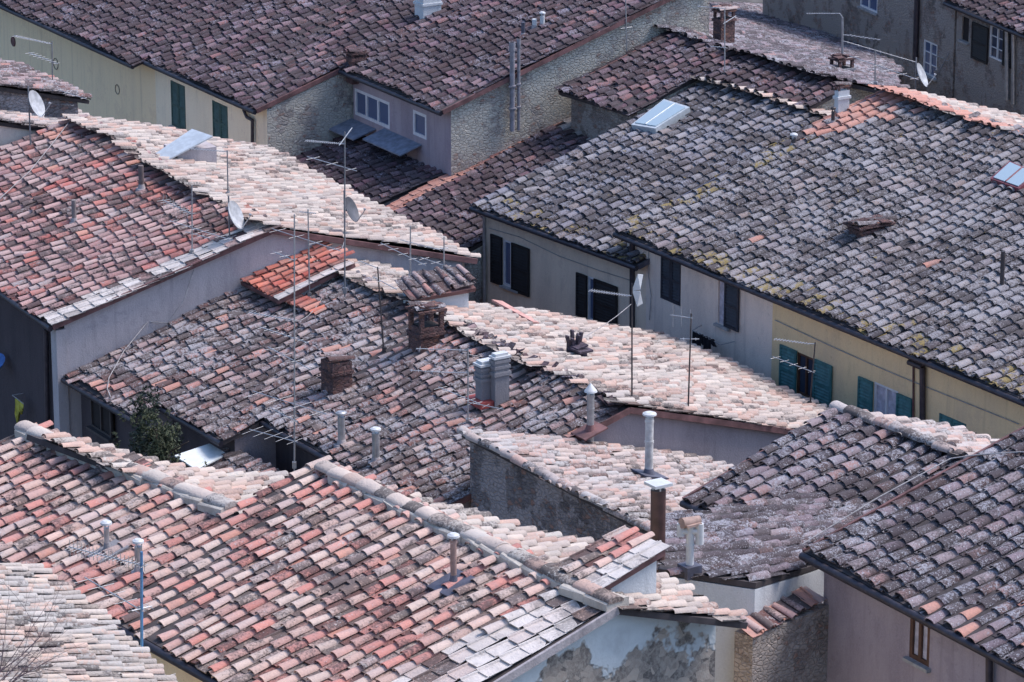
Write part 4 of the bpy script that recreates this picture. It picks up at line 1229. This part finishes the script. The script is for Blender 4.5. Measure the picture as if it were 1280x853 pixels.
tT = np.mean([R17pl.hit(790, 665)[1], R17pl.hit(828, 690)[1]])
plT = Plane(R17pl.p(0, 0, .14), R17pl.u, 15.5)
sa, sb2 = plT.hit(690, 716)[0], plT.hit(741, 742)[0]; tT = plT.hit(810, 678)[1]
small_roof(R17, plT, rect(sa, sb2, -.05, tT), T['pink'], W['white'], 'raised strip of roof running past the ridge over a white wall', 207, lambda s, t: s > sb2 - .35, lambda s, t, g: np.where(s > sb2 - .4, .5, 0), rect(sa + .1, sb2 - .08, .0, tT - .12))

# skylights
def skylight(h, pl, px4, hgt, fm, gm, label, tilt=0):
    q = [onp(pl, *p_) for p_ in px4]
    c = sum(q) / 4
    mb = MB(); lo = [p_ - pl.nrm * .1 for p_ in q]; hi = [p_ + pl.nrm * hgt for p_ in q]
    mb.prism(lo, hi); o = mb.build('skylight', fm, h.root, h.root); o['label'] = label
    mb = MB(); ins = [c + (p_ - c) * .86 + pl.nrm * (hgt + .004) for p_ in q]
    mb.prism(ins, [p_ + pl.nrm * .02 for p_ in ins]); mb.build('pane', gm, o, h.root)
    mb = MB(); m0, m1 = (ins[0] + ins[1]) / 2 + pl.nrm * .021, (ins[2] + ins[3]) / 2 + pl.nrm * .021; mb.tube(m0, m1, .022, .022, 6); mb.build('glazing_bar', fm, o, h.root)
    return o
M_SKYGLASS = glass_mat('skylight_pane', (.33, .42, .46))
skylight(R7, R7.pl, ((791, 165), (821, 170), (864, 143), (832, 133)), .22, M_ZINC, M_SKYGLASS, 'large pale skylight beneath the purple roof')
sk = skylight(R8b, R8b.pl, ((1240, 234), (1276, 247), (1300, 228), (1264, 212)), .24, plain('red_skylight_frame', (.18, .05, .06), .6), M_SKYGLASS, 'roof window in a dark red frame')
# sheet-metal lid on the far slope of the left house
bl = L1.bk; u, n_ = axes(bl)
B = onp(bl, 238, 203)
mb = MB(); mb.box(B - Z * .4 + n_ * .0, u * .9, n_ * 1.1, Z * .85)
dl = mb.build('dormer', W['render'], L1.root, L1.root); dl['label'] = 'rendered roof hatch under a tilted zinc lid'
B3 = B + Z * .42
A_ = [vert(B, *q) for q in ((188, 198), (207, 201), (266, 172), (240, 163))]
dv = (A_[2] - A_[1])
hi_ = [P(188, 198, B[2] + .30), P(209, 202, B[2] + .30), P(266, 172, B[2] + .75), P(240, 163, B[2] + .75)]
mb = MB(); mb.prism(hi_, [q + Z * .04 for q in hi_]); mb.build('lid', M_ZINC, dl, L1.root)

# gutters' downpipes
def pipe(h, F, pts, r=.05, m=None, off=.09, name='downpipe'):
    mb = MB(); q = [F.p(*F.hit(x, y), off) for x, y in pts]
    mb.path(q, r, 8); return mb.build(name, m or M_PIPE, h.root, h.root)
Fw = R1b.facade(); pipe(R1b, Fw, ((308, 137), (312, 146), (319, 150), (319, 190)))
Fw = R7.facade(); pipe(R7, Fw, ((609, 268), (609, 400)), .05, M_STEEL)
Fw = R8a.facade(); pipe(R8a, Fw, ((794, 303), (794, 420)), .07)
Fw = R8b.facade(); pipe(R8b, Fw, ((1140, 452), (1157, 459), (1157, 540)), .07); pipe(R8b, Fw, ((1143, 458), (1143, 540)), .025, M_FASCIA, .03, 'conduit')
Fw = R15.facade(); pipe(R15, Fw, ((1242, 818), (1242, 900)), .06)
Fw = R22.facade(); pipe(R22, Fw, ((1150, -20), (1147, 75)), .09)
Fw = R10.facade(); pipe(R10, Fw, ((1262, 36), (1262, 125)), .07, M_STEEL); pipe(R10, Fw, ((1270, 40), (1270, 130)), .06, M_STEEL)
Fl = L1.facade(); 
mb = MB(); q = Fl.p(Fl.hit(73, 440)[0], L1.zg); q = Fl.p(-.25, L1.zg)
mb.box(q + Fl.nrm * .1, Fl.d * .35, Fl.nrm * .25, Z * (13.85 - L1.zg)); mb.build('pilaster', W['render'], L1.root, L1.root)
pipe(L1, Fl, ((62, 412), (64, 545)), .06)
# ledges of zinc under the windows of the stone house
F2 = R2.facade(R2.t0)
for x0, x1, y0, out in ((404, 470, 138, .75), (480, 527, 166, .7)):
    a0, z0 = F2.hit(x0, y0 - 4); a1, _ = F2.hit(x1, y0)
    a0, a1 = sorted((a0, F2.hit(x1, y0 + (x1 - x0) * .36)[0]))
    mb = MB(); mb.prism([F2.p(a0, z0), F2.p(a1, z0), F2.p(a1, z0 - .22, out), F2.p(a0, z0 - .22, out)], [F2.p(a0, z0 + .04), F2.p(a1, z0 + .04), F2.p(a1, z0 - .18, out), F2.p(a0, z0 - .18, out)])
    mb.build('ledge', plain('weathered_zinc', (.22, .25, .31), .6, .2), R2.root, R2.root)
# iron rings and vent on the cream wall
Fw = R1a.facade()
for x_, y_, r_ in ((17, 52, 5.5), (70, 80, 7), (147, 112, 6)):
    a_, z_ = Fw.hit(x_, y_); q = Fw.p(a_, z_, .01); rr = r_ / scale_at(q); mb = MB()
    an = np.linspace(0, 2 * math.pi, 17)
    mb.path([q + Fw.d * rr * math.cos(t) + Z * rr * math.sin(t) for t in an], .014 if r_ > 5.6 else .03, 5)
    if r_ < 5.6: mb.tube(q - Fw.nrm * .02, q + Fw.nrm * .005, rr, rr, 16)
    mb.build('vent' if r_ < 5.6 else 'iron_ring', M_FASCIA if r_ < 5.6 else plain('iron', (.2, .17, .14), .8), R1a.root, R1a.root)
# window of the middle house's dark facade
Fm = R11.facade(0); Fm.O = Fm.O + Fm.nrm * .15
window(R11, Fm, (112, 497, 138, 532), pane=M_DARKIN, frame=M_DARKMAST, cols=2, rows=1, sillm=M_DARKMAST, label='dark window under the stepped eave')

# ------------------------------------------------------------------ loose things
def thing_mesh(name, mb, m, label, cat, loc, group=None):
    class _R: location = loc
    o = mb.build(name, m, None, _R)
    o.location = [float(v) for v in loc]
    return tag(o, label, cat, group)
# broken tiles heaped along the ridge of the middle house
mb = MB(); g = np.random.default_rng(77)
for k in range(120):
    f = g.uniform(0, 1) ** .8
    a_ = sl_b + 1.0 + f * (R11.s[1] - sl_b - 1.2)
    t_ = R11.tR - abs(g.normal(0, .16))
    p_ = R11.pl.p(a_, t_, g.uniform(.06, .17))
    e1 = R11.pl.u * g.normal(0, 1) + R11.pl.w * g.normal(0, 1); e1 /= np.linalg.norm(e1)
    e1 = e1 + Z * g.normal(0, .35); e2 = np.cross(Z, e1); e2 /= np.linalg.norm(e2)
    mb.box(p_, e1 * g.uniform(.12, .34), e2 * g.uniform(.08, .2), Z * .022)
    mb.c[-1][:, 0] = mb.c[-2][:, 0] = g.random()
o = mb.build('ridge_rubble', T['dark'], R11.roof_o, R11.root)
# plank on the bright slope
a, b = onp(bkR, 618, 389), onp(bkR, 668, 411); d = b - a; mb = MB()
sd_ = np.cross(d / np.linalg.norm(d), bkR.nrm)
q = [a + sd_ * .16, b + sd_ * .10, b - sd_ * .10, a - sd_ * .16]
mb.prism([p_ + bkR.nrm * z_ for p_, z_ in zip(q, (.22, .12, .12, .22))], [p_ + bkR.nrm * z_ for p_, z_ in zip(q, (.27, .16, .16, .27))])
thing_mesh('board', mb, plain('red_board', (.55, .30, .25), .8), 'reddish board lying loose on the bright pink roof slope', 'board', a)
# laundry under the window of the grey house
Fw = R8a.facade()
a_, z_ = Fw.hit(882, 410); lr = root_empty('washing_line', Fw.p(a_, z_ - .5, .3), 'black washing on a line below the grey house window', 'laundry')
mb = MB(); mb.path([Fw.p(a_ - .1, z_ + .05, .05), Fw.p(a_, z_, .4), Fw.p(a_ + 1.2, z_ - .05, .4), Fw.p(a_ + 1.3, z_, .05)], .012, 5); mb.build('line', M_CABLE, lr, lr)
g = np.random.default_rng(9)
for a0, w_, l_ in ((.02, .34, .62), (.36, .10, .30), (.5, .28, .8), (.82, .1, .2)):
    mb = MB(); nx = 8; top = []; bot = []; mid = []
    for i in range(nx + 1):
        aa = a_ + a0 + w_ * i / nx; o_ = .4 + .04 * math.sin(i * 1.7)
        top.append(Fw.p(aa, z_, o_)); mid.append(Fw.p(aa + .02, z_ - l_ * .5, o_ + .03 * math.sin(i * 2.3))); bot.append(Fw.p(aa + .04 + .05 * math.sin(i), z_ - l_ * (1 - .12 * (i % 3)), o_ - .03))
    for r0, r1 in ((top, mid), (mid, bot)):
        mb.add(r0 + r1, [(i, i + 1, nx + 2 + i, nx + 1 + i) for i in range(nx)], 0, None, True)
    mb.build('garment', plain('black_cloth', (.018, .014, .018), .95), lr, lr)
# yellow cloth and blue basin on the dark wall at the left
a_, z_ = Fl.hit(30, 492); lr = root_empty('washing_line', Fl.p(a_, z_ - .5, .3), 'yellow-green cloth hung on a rail on the dark courtyard wall', 'laundry')
mb = MB(); mb.path([Fl.p(a_, z_, .02), Fl.p(a_, z_, .3), Fl.p(a_ + .75, z_, .3)], .012, 5); mb.build('line', M_CABLE, lr, lr)
for a0, w_, l_ in ((.22, .2, .62), (.52, .12, .32)):
    mb = MB(); nx = 6
    rows = [[Fl.p(a_ + a0 + w_ * i / nx * (1 - .3 * k / 3) + .03 * math.sin(k * 2 + i), z_ - l_ * k / 3, .3 + .04 * math.sin(i * 1.8 + k)) for i in range(nx + 1)] for k in range(4)]
    for r0, r1 in zip(rows[:-1], rows[1:]): mb.add(r0 + r1, [(i, i + 1, nx + 2 + i, nx + 1 + i) for i in range(nx)], 0, None, True)
    mb.build('garment', plain('yellow_cloth', (.50, .46, .08), .9), lr, lr)
q = Fl.p(*Fl.hit(10, 455), .25); mb = MB(); s = scale_at(q); an = np.linspace(0, 2 * math.pi, 13)[:-1]
ax = Fl.nrm * .35 + Fl.d * .2 + Z * .5; ax /= np.linalg.norm(ax)
for r0, r1, h0, h1 in ((.13, .24, 0, .16), (.24, .26, .16, .16), (.22, .10, .15, .02)): mb.tube(q + ax * h0, q + ax * (h1 + 1e-3), r0, r1, 14, 0, h0 == 0)
thing_mesh('basin', mb, plain('blue_plastic', (.06, .16, .42), .5), 'blue plastic basin hung on the dark wall at the left edge', 'basin', q - Z * .1)
# white sheet and small shed in the courtyard
q0 = P(240, 575, 11.6)
plS = Plane(P(300, 606, 12.3), R11.pl.u, 14)
shed = House('shed', 'tiny tiled shed in the dark courtyard under the stepped eave', plS, 'shed', group=None)
ps = plS.poly((238, 592), (300, 622), (350, 600), (285, 562)); tiles(shed.roof, plS, [ps], .31, .36, None, None, 231, 1.2); deck(shed.roof, plS, ps); shed.foot([((a - ps[0][0]) * .96 + ps[0][0] + .05, t) for a, t in ps])
shed.finish(T['mixed'], W['render'], W['render'])
zz_ = onp(plS, 262, 578)[2] + .12
q = [P(218, 571, zz_ + .1), P(246, 589, zz_), P(284, 569, zz_ + .04), P(262, 556, zz_ + .15)]
mb = MB(); mb.prism(q, [p_ + Z * .03 for p_ in q]); thing_mesh('panel', mb, plain('white_sheet', (.68, .72, .70), .6, 0, .08), 'flat white roofing panel lying beside the dark bush', 'panel', q[1])

# ------------------------------------------------------------------ aerials and dishes
AG = 'rooftop television aerials'
def aerial(label, pl, base, top, booms, mm=None, r=.019, pt=None):
    B = onp(pl, *base) if pt is None else pt
    T_ = vert(B, top[0], top[1])
    root = root_empty('aerial', B, label, 'aerial', AG)
    mb = MB(); mb.tube(B - Z * .1, T_, r, r * .8, 8); mb.box(B - Z * .02, RT * .09, np.array([0, .09, 0]), Z * .14); mb.build('mast', mm or M_MAST, root, root)
    for (x0, y0, x1, y1, n, ln, *kind) in booms:
        k = kind[0] if kind else ''
        xm = (base[0] + top[0]) / 2
        f = (xm - x0) / (x1 - x0) if abs(x1 - x0) > .5 else 0
        f = min(1.0, max(0.0, f)); ym = y0 + (y1 - y0) * f
        zc = vert(B, xm, ym)[2]
        f2 = min(1, max(0, (zc - B[2]) / max(.1, T_[2] - B[2])))
        M = B + (T_ - B) * f2
        dep = (M - CAM) @ FW
        def at(x, y):                                     # ends of the boom: mild slope allowed, mostly level
            d = ray(x, y); p_ = CAM + d * (dep / F_PX)      # same depth
            if abs(y1 - y0) < .08 * abs(x1 - x0): return p_
            ph = P(x, y, zc)
            v = ph - M
            if np.linalg.norm(v) > 3.0: ph = p_ * .6 + (M + v * 3.0 / np.linalg.norm(v)) * .4; return p_
            return ph
        a, b = at(x0, y0), at(x1, y1)
        mb = MB(); mb.tube(a, b, .011, .011, 6)
        # clamp to the mast
        c_ = a + (b - a) * f; mb.tube(M, c_, .012, .012, 5)
        d = (b - a) / np.linalg.norm(b - a); sidev = np.cross(d, Z); sidev /= np.linalg.norm(sidev)
        for i in range(n):
            p_ = a + (b - a) * ((i + .3) / max(1, n - .4))
            l_ = ln * (1 - .35 * i / max(1, n))
            ev = Z if k == 'v' else sidev
            mb.tube(p_ - ev * l_ / 2, p_ + ev * l_ / 2, 0.0055, 0.0055, 4)
            if k == 'x': mb.tube(p_ - Z * l_ / 2, p_ + Z * l_ / 2, 0.0055, 0.0055, 4)
        mb.build('boom', M_ALU, root, root)
    return root, B, T_
def dish(label, pt, r_px, mastbase, nrm=(.86, -.28, .42), m=None, mz=.5):
    s = scale_at(pt); Rr = r_px / s
    nrm = np.array(nrm); nrm = nrm / np.linalg.norm(nrm)
    root = root_empty('satellite_dish', mastbase, label, 'satellite dish', 'satellite dishes')
    xx = np.cross(Z, nrm); xx /= np.linalg.norm(xx); yy = np.cross(nrm, xx)
    V = []; Fc = []; K = 20; rings = 6
    for i in range(rings + 1):
        rr = Rr * i / rings
        for k in range(K):
            a = 2 * math.pi * k / K
            V.append(pt + xx * rr * .92 * math.cos(a) + yy * rr * math.sin(a) + nrm * (.22 * Rr * (i / rings) ** 2))
    for i in range(rings): Fc += [(i * K + k, i * K + (k + 1) % K, (i + 1) * K + (k + 1) % K, (i + 1) * K + k) for k in range(K)]
    mb = MB(); mb.add(V, Fc, 0, None, True)
    V2 = [v - nrm * .012 for v in V]; mb.add(V2, [f[::-1] for f in Fc], 0, None, True)
    mb.add(V[-K:] + V2[-K:], [(k, (k + 1) % K, K + (k + 1) % K, K + k) for k in range(K)])
    mb.build('reflector', m or M_DISH, root, root)
    l0 = pt - yy * Rr * .95 + nrm * .2 * Rr; l1 = pt + nrm * Rr * 1.25 - yy * Rr * .35
    mb = MB(); mb.tube(l0, l1, .012, .012, 6); mb.tube(l1 - nrm * .02, l1 + (pt - l1) * .12, .028, .035, 8); mb.build('feed_arm', M_ALU, root, root)
    b = np.array(mastbase); top = np.array([b[0], b[1], pt[2] + mz])
    mb = MB(); mb.tube(b - Z * .1, top, .02, .02, 8); mb.tube(np.array([b[0], b[1], pt[2]]), pt - nrm * .01, .03, .03, 6); mb.build('mast', M_MAST, root, root)
    return root
A1 = aerial('tallest slender aerial rising from the middle roof, with long toothed booms down its height', R11.pl, (368, 588), (368, 268), [
    (342, 315, 369, 326, 3, .3), (311, 391, 370, 401, 14, .28), (325, 409, 386, 429, 8, .25), (335, 434, 388, 462, 4, .5), (316, 489, 408, 518, 4, .9), (338, 510, 372, 528, 4, .4), (312, 537, 372, 553, 5, .7)], M_ALU, pt=P(368, 584, 12.75))
aerial('aerial with a crossed white head in front of the grey gable', R11.pl, (387, 372), (385, 262), [(340, 286, 426, 314, 4, .5), (374, 265, 395, 267, 5, .2)], M_STEEL)
aerial('aerial left of the white dish with a cluttered pale boom', L1.pl, (240, 318), (240, 232), [(203, 250, 240, 268, 9, .35, 'x'), (212, 276, 288, 300, 8, .4), (232, 290, 262, 298, 4, .3)], M_STEEL)
aerial('thin aerial with a toothed boom on the pale far slope behind the left ridge', L1.bk, (285, 246), (284, 188), [(236, 186, 285, 190, 14, .18), (276, 246, 296, 244, 3, .3)], M_MAST)
aerial('aerial with zigzag boom carrying the dark dish mast', L1.bk, (432, 296), (431, 165), [(382, 176, 428, 180, 18, .2), (424, 182, 440, 160, 2, .1), (384, 196, 446, 214, 3, .4)], M_MAST, pt=onp(R11.bk, 431, 366))
aerial('aerial standing before the grey wall left of the altana, teal clamp on top', R11.pl, (513, 352), (513, 283), [(476, 304, 532, 332, 5, .3), (500, 300, 548, 312, 5, .25)], M_STEEL)
aerial('short aerial at the end of the long pink roof edge', R11.pl, (555, 340), (555, 296), [(526, 322, 578, 340, 4, .3), (546, 312, 560, 310, 3, .3)], M_STEEL)
aerial('dark rusty mast in the middle of the stepped roof', R11.pl, (480, 440), (472, 334), [(448, 326, 474, 336, 3, .3), (466, 346, 496, 362, 4, .3)], M_DARKMAST)
aerial('aerial behind the twin cement chimney with three drooping booms', R11.pl, (585, 530), (585, 436), [(520, 436, 580, 438, 4, .3), (512, 463, 560, 466, 6, .2), (548, 484, 600, 505, 6, .35), (585, 503, 630, 512, 3, .3)], M_STEEL)
A10, B10, T10 = aerial('aerial with long toothed boom and square white grid on the bright slope', R11.bk, (790, 505), (790, 355), [(737, 363, 786, 370, 16, .22)], M_DARKMAST)
mb = MB(); c_ = T10 - Z * .15
for sgn in (-1, 1): mb.prism([c_, c_ + RT * .12 + Z * sgn * .36, c_ + RT * .24 + Z * sgn * .32 + np.array([0, .1, 0]), c_ + RT * .18 + Z * sgn * .02], [q + np.array([0, .02, 0]) for q in (c_, c_ + RT * .12 + Z * sgn * .36, c_ + RT * .24 + Z * sgn * .32 + np.array([0, .1, 0]), c_ + RT * .18 + Z * sgn * .02)])
mb.build('reflector', M_CAP, A10, A10)
aerial('rusty mast with a wire loop near the grey gable bottom', R11.bk, (860, 515), (864, 392), [(838, 394, 866, 398, 3, .5, 'v'), (850, 424, 874, 424, 2, .2)], M_DARKMAST)
aerial('short pole aerial in front of the ochre wall windows', R11.bk, (1012, 508), (1019, 428), [(968, 424, 1012, 430, 12, .22), (966, 446, 1018, 466, 5, .3)], M_DARKMAST)
aerial('single white mast on the far ragged roof', R5.pl, (906, 96), (906, 14), [(872, 8, 906, 11, 8, .15), (904, 30, 920, 20, 2, .1), (888, 58, 908, 60, 3, .2)], M_ALU)
aerial('thick grey pole aerial with a toothed boom before the dark stone house', R5.bk, (1053, 76), (1053, 22), [(1008, 17, 1050, 17, 14, .16), (1056, 52, 1145, 78, 7, .4), (1060, 44, 1100, 50, 8, .25)], M_STEEL, .04)
aerial('thin mast carrying one long boom before the stone wall', R8a.bk, (1094, 108), (1094, 62), [(1062, 70, 1148, 100, 6, .4)], M_MAST)
aerial('tall thin rod above the stone gable at the top', R1b.pl, (782, 70), (782, -4), [(776, 36, 790, 34, 2, .2)], M_STEEL, pt=G2b.p(*G2b.hit(782, 72), .08))
aerial('blue pole aerial with white toothed booms at the lower left corner', R17pl, (177, 800), (177, 690), [(86, 684, 182, 708, 20, .26, 'x'), (106, 722, 178, 764, 5, .5), (104, 782, 216, 852, 4, .5), (165, 764, 190, 758, 3, .3)], M_BLUE, .026, pt=P(177, 905, 17.4))
aerial('aerial with two wavy booms before the cream wall at the far left', R21.pl, (66, 140), (65, 52), [(18, 45, 64, 55, 16, .22), (36, 66, 72, 80, 8, .3)], M_MAST)
aerial('low aerial with long boom beside the white dish at the left edge', R21.pl, (66, 150), (66, 112), [(40, 102, 108, 124, 7, .3), (54, 128, 92, 132, 10, .2)], M_MAST)
aerial('aerial on the dark lean-to with a curly boom', R3.pl, (432, 196), (430, 166), [(384, 174, 428, 178, 18, .2)], M_STEEL) if 0 else None
aerial('thin mast at the lower right end of the pale roof edge', R10.pl, (1190, 70), (1190, 60), [(1170, 70, 1215, 84, 6, .4)], M_MAST, pt=R10.facade().p(*R10.facade().hit(1182, 92), .35))
d1 = onp(L1.pl, 287, 300); dish('pale grey dish on the ridge end of the left house', vert(d1, 292, 270), 19, d1)
d2 = onp(L1.bk, 431, 296); dish('dark dish on the pale slope above the grey wall', vert(d2, 437, 263), 17, onp(R11.bk, 431, 360) if 0 else d2, m=M_DISHDARK)
d3 = onp(R21.pl, 38, 176); dish('white dish on the small pale slope at the left edge', vert(d3, 43, 131), 18, d3)
d4 = onp(R8a.bk, 1144, 116); dish('grey dish before the dark stone house', vert(d4, 1150, 95), 16, d4)

# cables
def cable(label, pts, r=.012):
    mb = MB(); q = []
    for a, b in zip(pts[:-1], pts[1:]):
        for i in range(7): q.append(a + (b - a) * i / 7)
    q.append(pts[-1]); mb.path(q, r, 5)
    return thing_mesh('cable', mb, M_CABLE, label, 'cable', pts[0])
up_ = lambda pl, x, y, h=.12: pl.p(*pl.hit(x, y), h)
cable('slack wire from the grey gable down over the pink roof to the eave', [G1.p(*G1.hit(240, 336), .1), G1.p(*G1.hit(226, 372), .2), G1.p(*G1.hit(206, 402), .15), up_(R11.pl, 190, 418, .35), up_(R11.pl, 158, 448, .2), up_(R11.pl, 138, 478), up_(R11.pl, 136, 492), up_(R11.pl, 140, 502)])
cable('pale wire slanting across the red roof at the upper left', [up_(L1.pl, 94, 152, .15), up_(L1.pl, 70, 186, .2), up_(L1.pl, 40, 220, .15), up_(L1.pl, 0, 255, .12), up_(L1.pl, -10, 262, .12)])
Fc_ = R15.facade()
cable('white wire hanging from the corner house down past the whitewashed parapet', [P(1000, 736, 16.2), P(975, 762, 15.9), P(945, 795, 15.7), P(915, 818, 15.6), P(860, 836, 15.5), P(790, 852, 15.4), P(760, 862, 15.4)])
cable('thin wire running along the near ridge of the speckled violet roof', [up_(R15.pl, 1005, 689, .14), up_(R15.pl, 1100, 632, .16), up_(R15.pl, 1190, 582, .14), up_(R15.pl, 1225, 577, .14), up_(R15.pl, 1290, 573, .14)])
a_ = P(369, 402, 14.6); b_ = P(431, 300, 15.2)
cable('drooping black wire between the tallest aerial and the dark dish mast', [a_ + (b_ - a_) * k / 8 - Z * (.5 * (1 - (k / 4 - 1) ** 2)) for k in range(9)], .009)
a_ = onp(R11.pl, 585, 470) + Z * .5; b_ = onp(R11.bk, 790, 440) + Z * 1.2
cable('long slack wire from the twin cement chimney to the aerial on the bright slope', [a_ + (b_ - a_) * k / 10 - Z * (.55 * (1 - (k / 5 - 1) ** 2)) for k in range(11)], .009)
F8c = R8b.facade(); F8g = R8a.facade()
cable('dark wire strung along the ochre wall under the eave', [F8c.p(*F8c.hit(x_, y_), .03) for x_, y_ in ((970, 400), (1030, 428), (1090, 455), (1140, 476), (1200, 500), (1275, 530))], .012)
cable('thin wire running down the grey wall beside the pipe', [F8g.p(*F8g.hit(x_, y_), .03) for x_, y_ in ((812, 310), (812, 345), (815, 370), (813, 400))], .010)
F7c = R7.facade()
cable('wire sagging along the grey wall with dark shutters', [F7c.p(*F7c.hit(x_, y_), .03) for x_, y_ in ((612, 285), (650, 296), (700, 320), (750, 338), (788, 350))], .010)

# ------------------------------------------------------------------ plants
def leaf_cloud(mb, c, rad, n, g, size, mi=0):
    for _ in range(n):
        v = g.normal(0, 1, 3); v /= np.linalg.norm(v); v *= g.uniform(.25, 1) ** .6
        p_ = c + v * rad
        a = g.normal(0, 1, 3); a /= np.linalg.norm(a); b = np.cross(a, g.normal(0, 1, 3)); b /= np.linalg.norm(b)
        l_ = size * g.uniform(.6, 1.5)
        mb.add([p_ - a * l_, p_ + b * l_ * .35, p_ + a * l_, p_ - b * l_ * .35], [(0, 1, 2, 3)], mi)
cb = P(194, 548, 13.4); g = np.random.default_rng(12); gz = ground_z(cb[1])
bush = root_empty('tree', (cb[0], cb[1], gz), 'dark bushy evergreen tree growing in the courtyard under the stepped eave', 'tree')
mb = MB()
for k in range(16):
    o = np.array([g.normal(0, .22), g.normal(0, .3), g.uniform(-1.6, .75)])
    leaf_cloud(mb, cb + o * [1, 1, 1], np.array([.26, .26, .34]) * g.uniform(.8, 1.3), 240, g, .05, int(g.random() < .4))
for k in range(22):
    o = np.array([g.normal(0, .34), g.normal(0, .3), g.uniform(-.9, 1.0)])
    leaf_cloud(mb, cb + o, np.array([.07, .07, .16]), 16, g, .045, 1)
mb.build('crown', [plain('dark_leaves', (.022, .034, .020), .8), plain('olive_leaves', (.055, .065, .028), .8)], bush, bush)
mb = MB(); mb.tube((cb[0], cb[1], gz - .3), cb + Z * .2, .11, .05, 8)
for k in range(5): mb.tube(cb - Z * (1.4 - .3 * k), cb + np.array([g.normal(0, .3), g.normal(0, .3), .2 * k - .6]), .03, .01, 6)
mb.build('trunk', plain('bark', (.06, .045, .035), .9), bush, bush)
# bare twigs in front of the lower left roof
tb0 = P(-40, 900, 20.6); gz = ground_z(tb0[1])
tr = root_empty('bare_tree', (tb0[0], tb0[1], gz), 'leafless tree whose thin twigs reach over the pale roof in the lower left corner', 'tree')
mt = plain('twig_bark', (.055, .035, .045), .9)
mb = MB(); mb.tube((tb0[0], tb0[1], gz - .3), tb0, .12, .05, 8); mb.build('trunk', mt, tr, tr)
mb = MB(); g = np.random.default_rng(31)
def twig(p_, d, L_, r, lev):
    q = p_
    for i in range(4):
        d = d + g.normal(0, .10, 3); d /= np.linalg.norm(d)
        q2 = q + d * L_ / 4; mb.tube(q, q2, r, r * .82, 5); r *= .82; q = q2
        if lev > 0:
            for _ in range(2 if lev > 1 else 1):
                dd = d + g.normal(0, .38, 3); twig(q, dd / np.linalg.norm(dd), L_ * g.uniform(.4, .62), r * .7, lev - 1)
for x_, y_, L_ in ((95, 735, 1.5), (62, 752, 1.4), (25, 765, 1.1), (80, 800, 1.4), (110, 840, 1.2)):
    e = P(x_, y_, 20.6 + (853 - y_) * .006); d = e - tb0; twig(tb0, d / np.linalg.norm(d), np.linalg.norm(d) * .62, .013, 2)
mb.build('branch', mt, tr, tr)
SKY_STRENGTH, SUN_STRENGTH, SUN_ANGLE, EXPOSURE = 0.14, 1.7, 22, 0.95
# ------------------------------------------------------------------ ground, sky, sun
gm = MB()
ys = [-1500, 20, 42, 60, 80, 112, 140, 3000]
for i in range(len(ys) - 1):
    a, b = ys[i], ys[i + 1]
    gm.quad((-2500, a, ground_z(a)), (2500, a, ground_z(a)), (2500, b, ground_z(b)), (-2500, b, ground_z(b)))
g = gm.build('ground', plain('paved_ground', (.10, .09, .08), .95, 0, .4, 2))
g['kind'] = 'structure'
w = bpy.data.worlds.new('World'); S.world = w
w.use_nodes = True
nt = w.node_tree
sky = nt.nodes.new('ShaderNodeTexSky')
sky.sky_type = 'NISHITA'
sky.sun_disc = False
SUN_DIR = np.array([.96, .28, 0]); SUN_EL = 55
sky.sun_elevation = R(SUN_EL)
sky.sun_rotation = math.atan2(SUN_DIR[0], SUN_DIR[1])
sky.air_density = 1.0; sky.dust_density = 2.5; sky.ozone_density = 7.0
bg = nt.nodes['Background']
nt.links.new(sky.outputs[0], bg.inputs[0])
bg.inputs[1].default_value = SKY_STRENGTH
sd = bpy.data.lights.new('sun', 'SUN')
sd.energy = SUN_STRENGTH; sd.angle = R(SUN_ANGLE); sd.color = (1, .90, .87)
so = bpy.data.objects.new('sun', sd); COL.objects.link(so)
L = np.array([SUN_DIR[0] * math.cos(R(SUN_EL)), SUN_DIR[1] * math.cos(R(SUN_EL)), math.sin(R(SUN_EL))])
so.rotation_euler = Vector(L).to_track_quat('Z', 'Y').to_euler()
S.view_settings.view_transform = 'Standard'
S.view_settings.look = 'None'
S.view_settings.gamma = 1
S.view_settings.exposure = EXPOSURE
S.render.engine = 'CYCLES'
S.render.resolution_x, S.render.resolution_y = 1024, 682
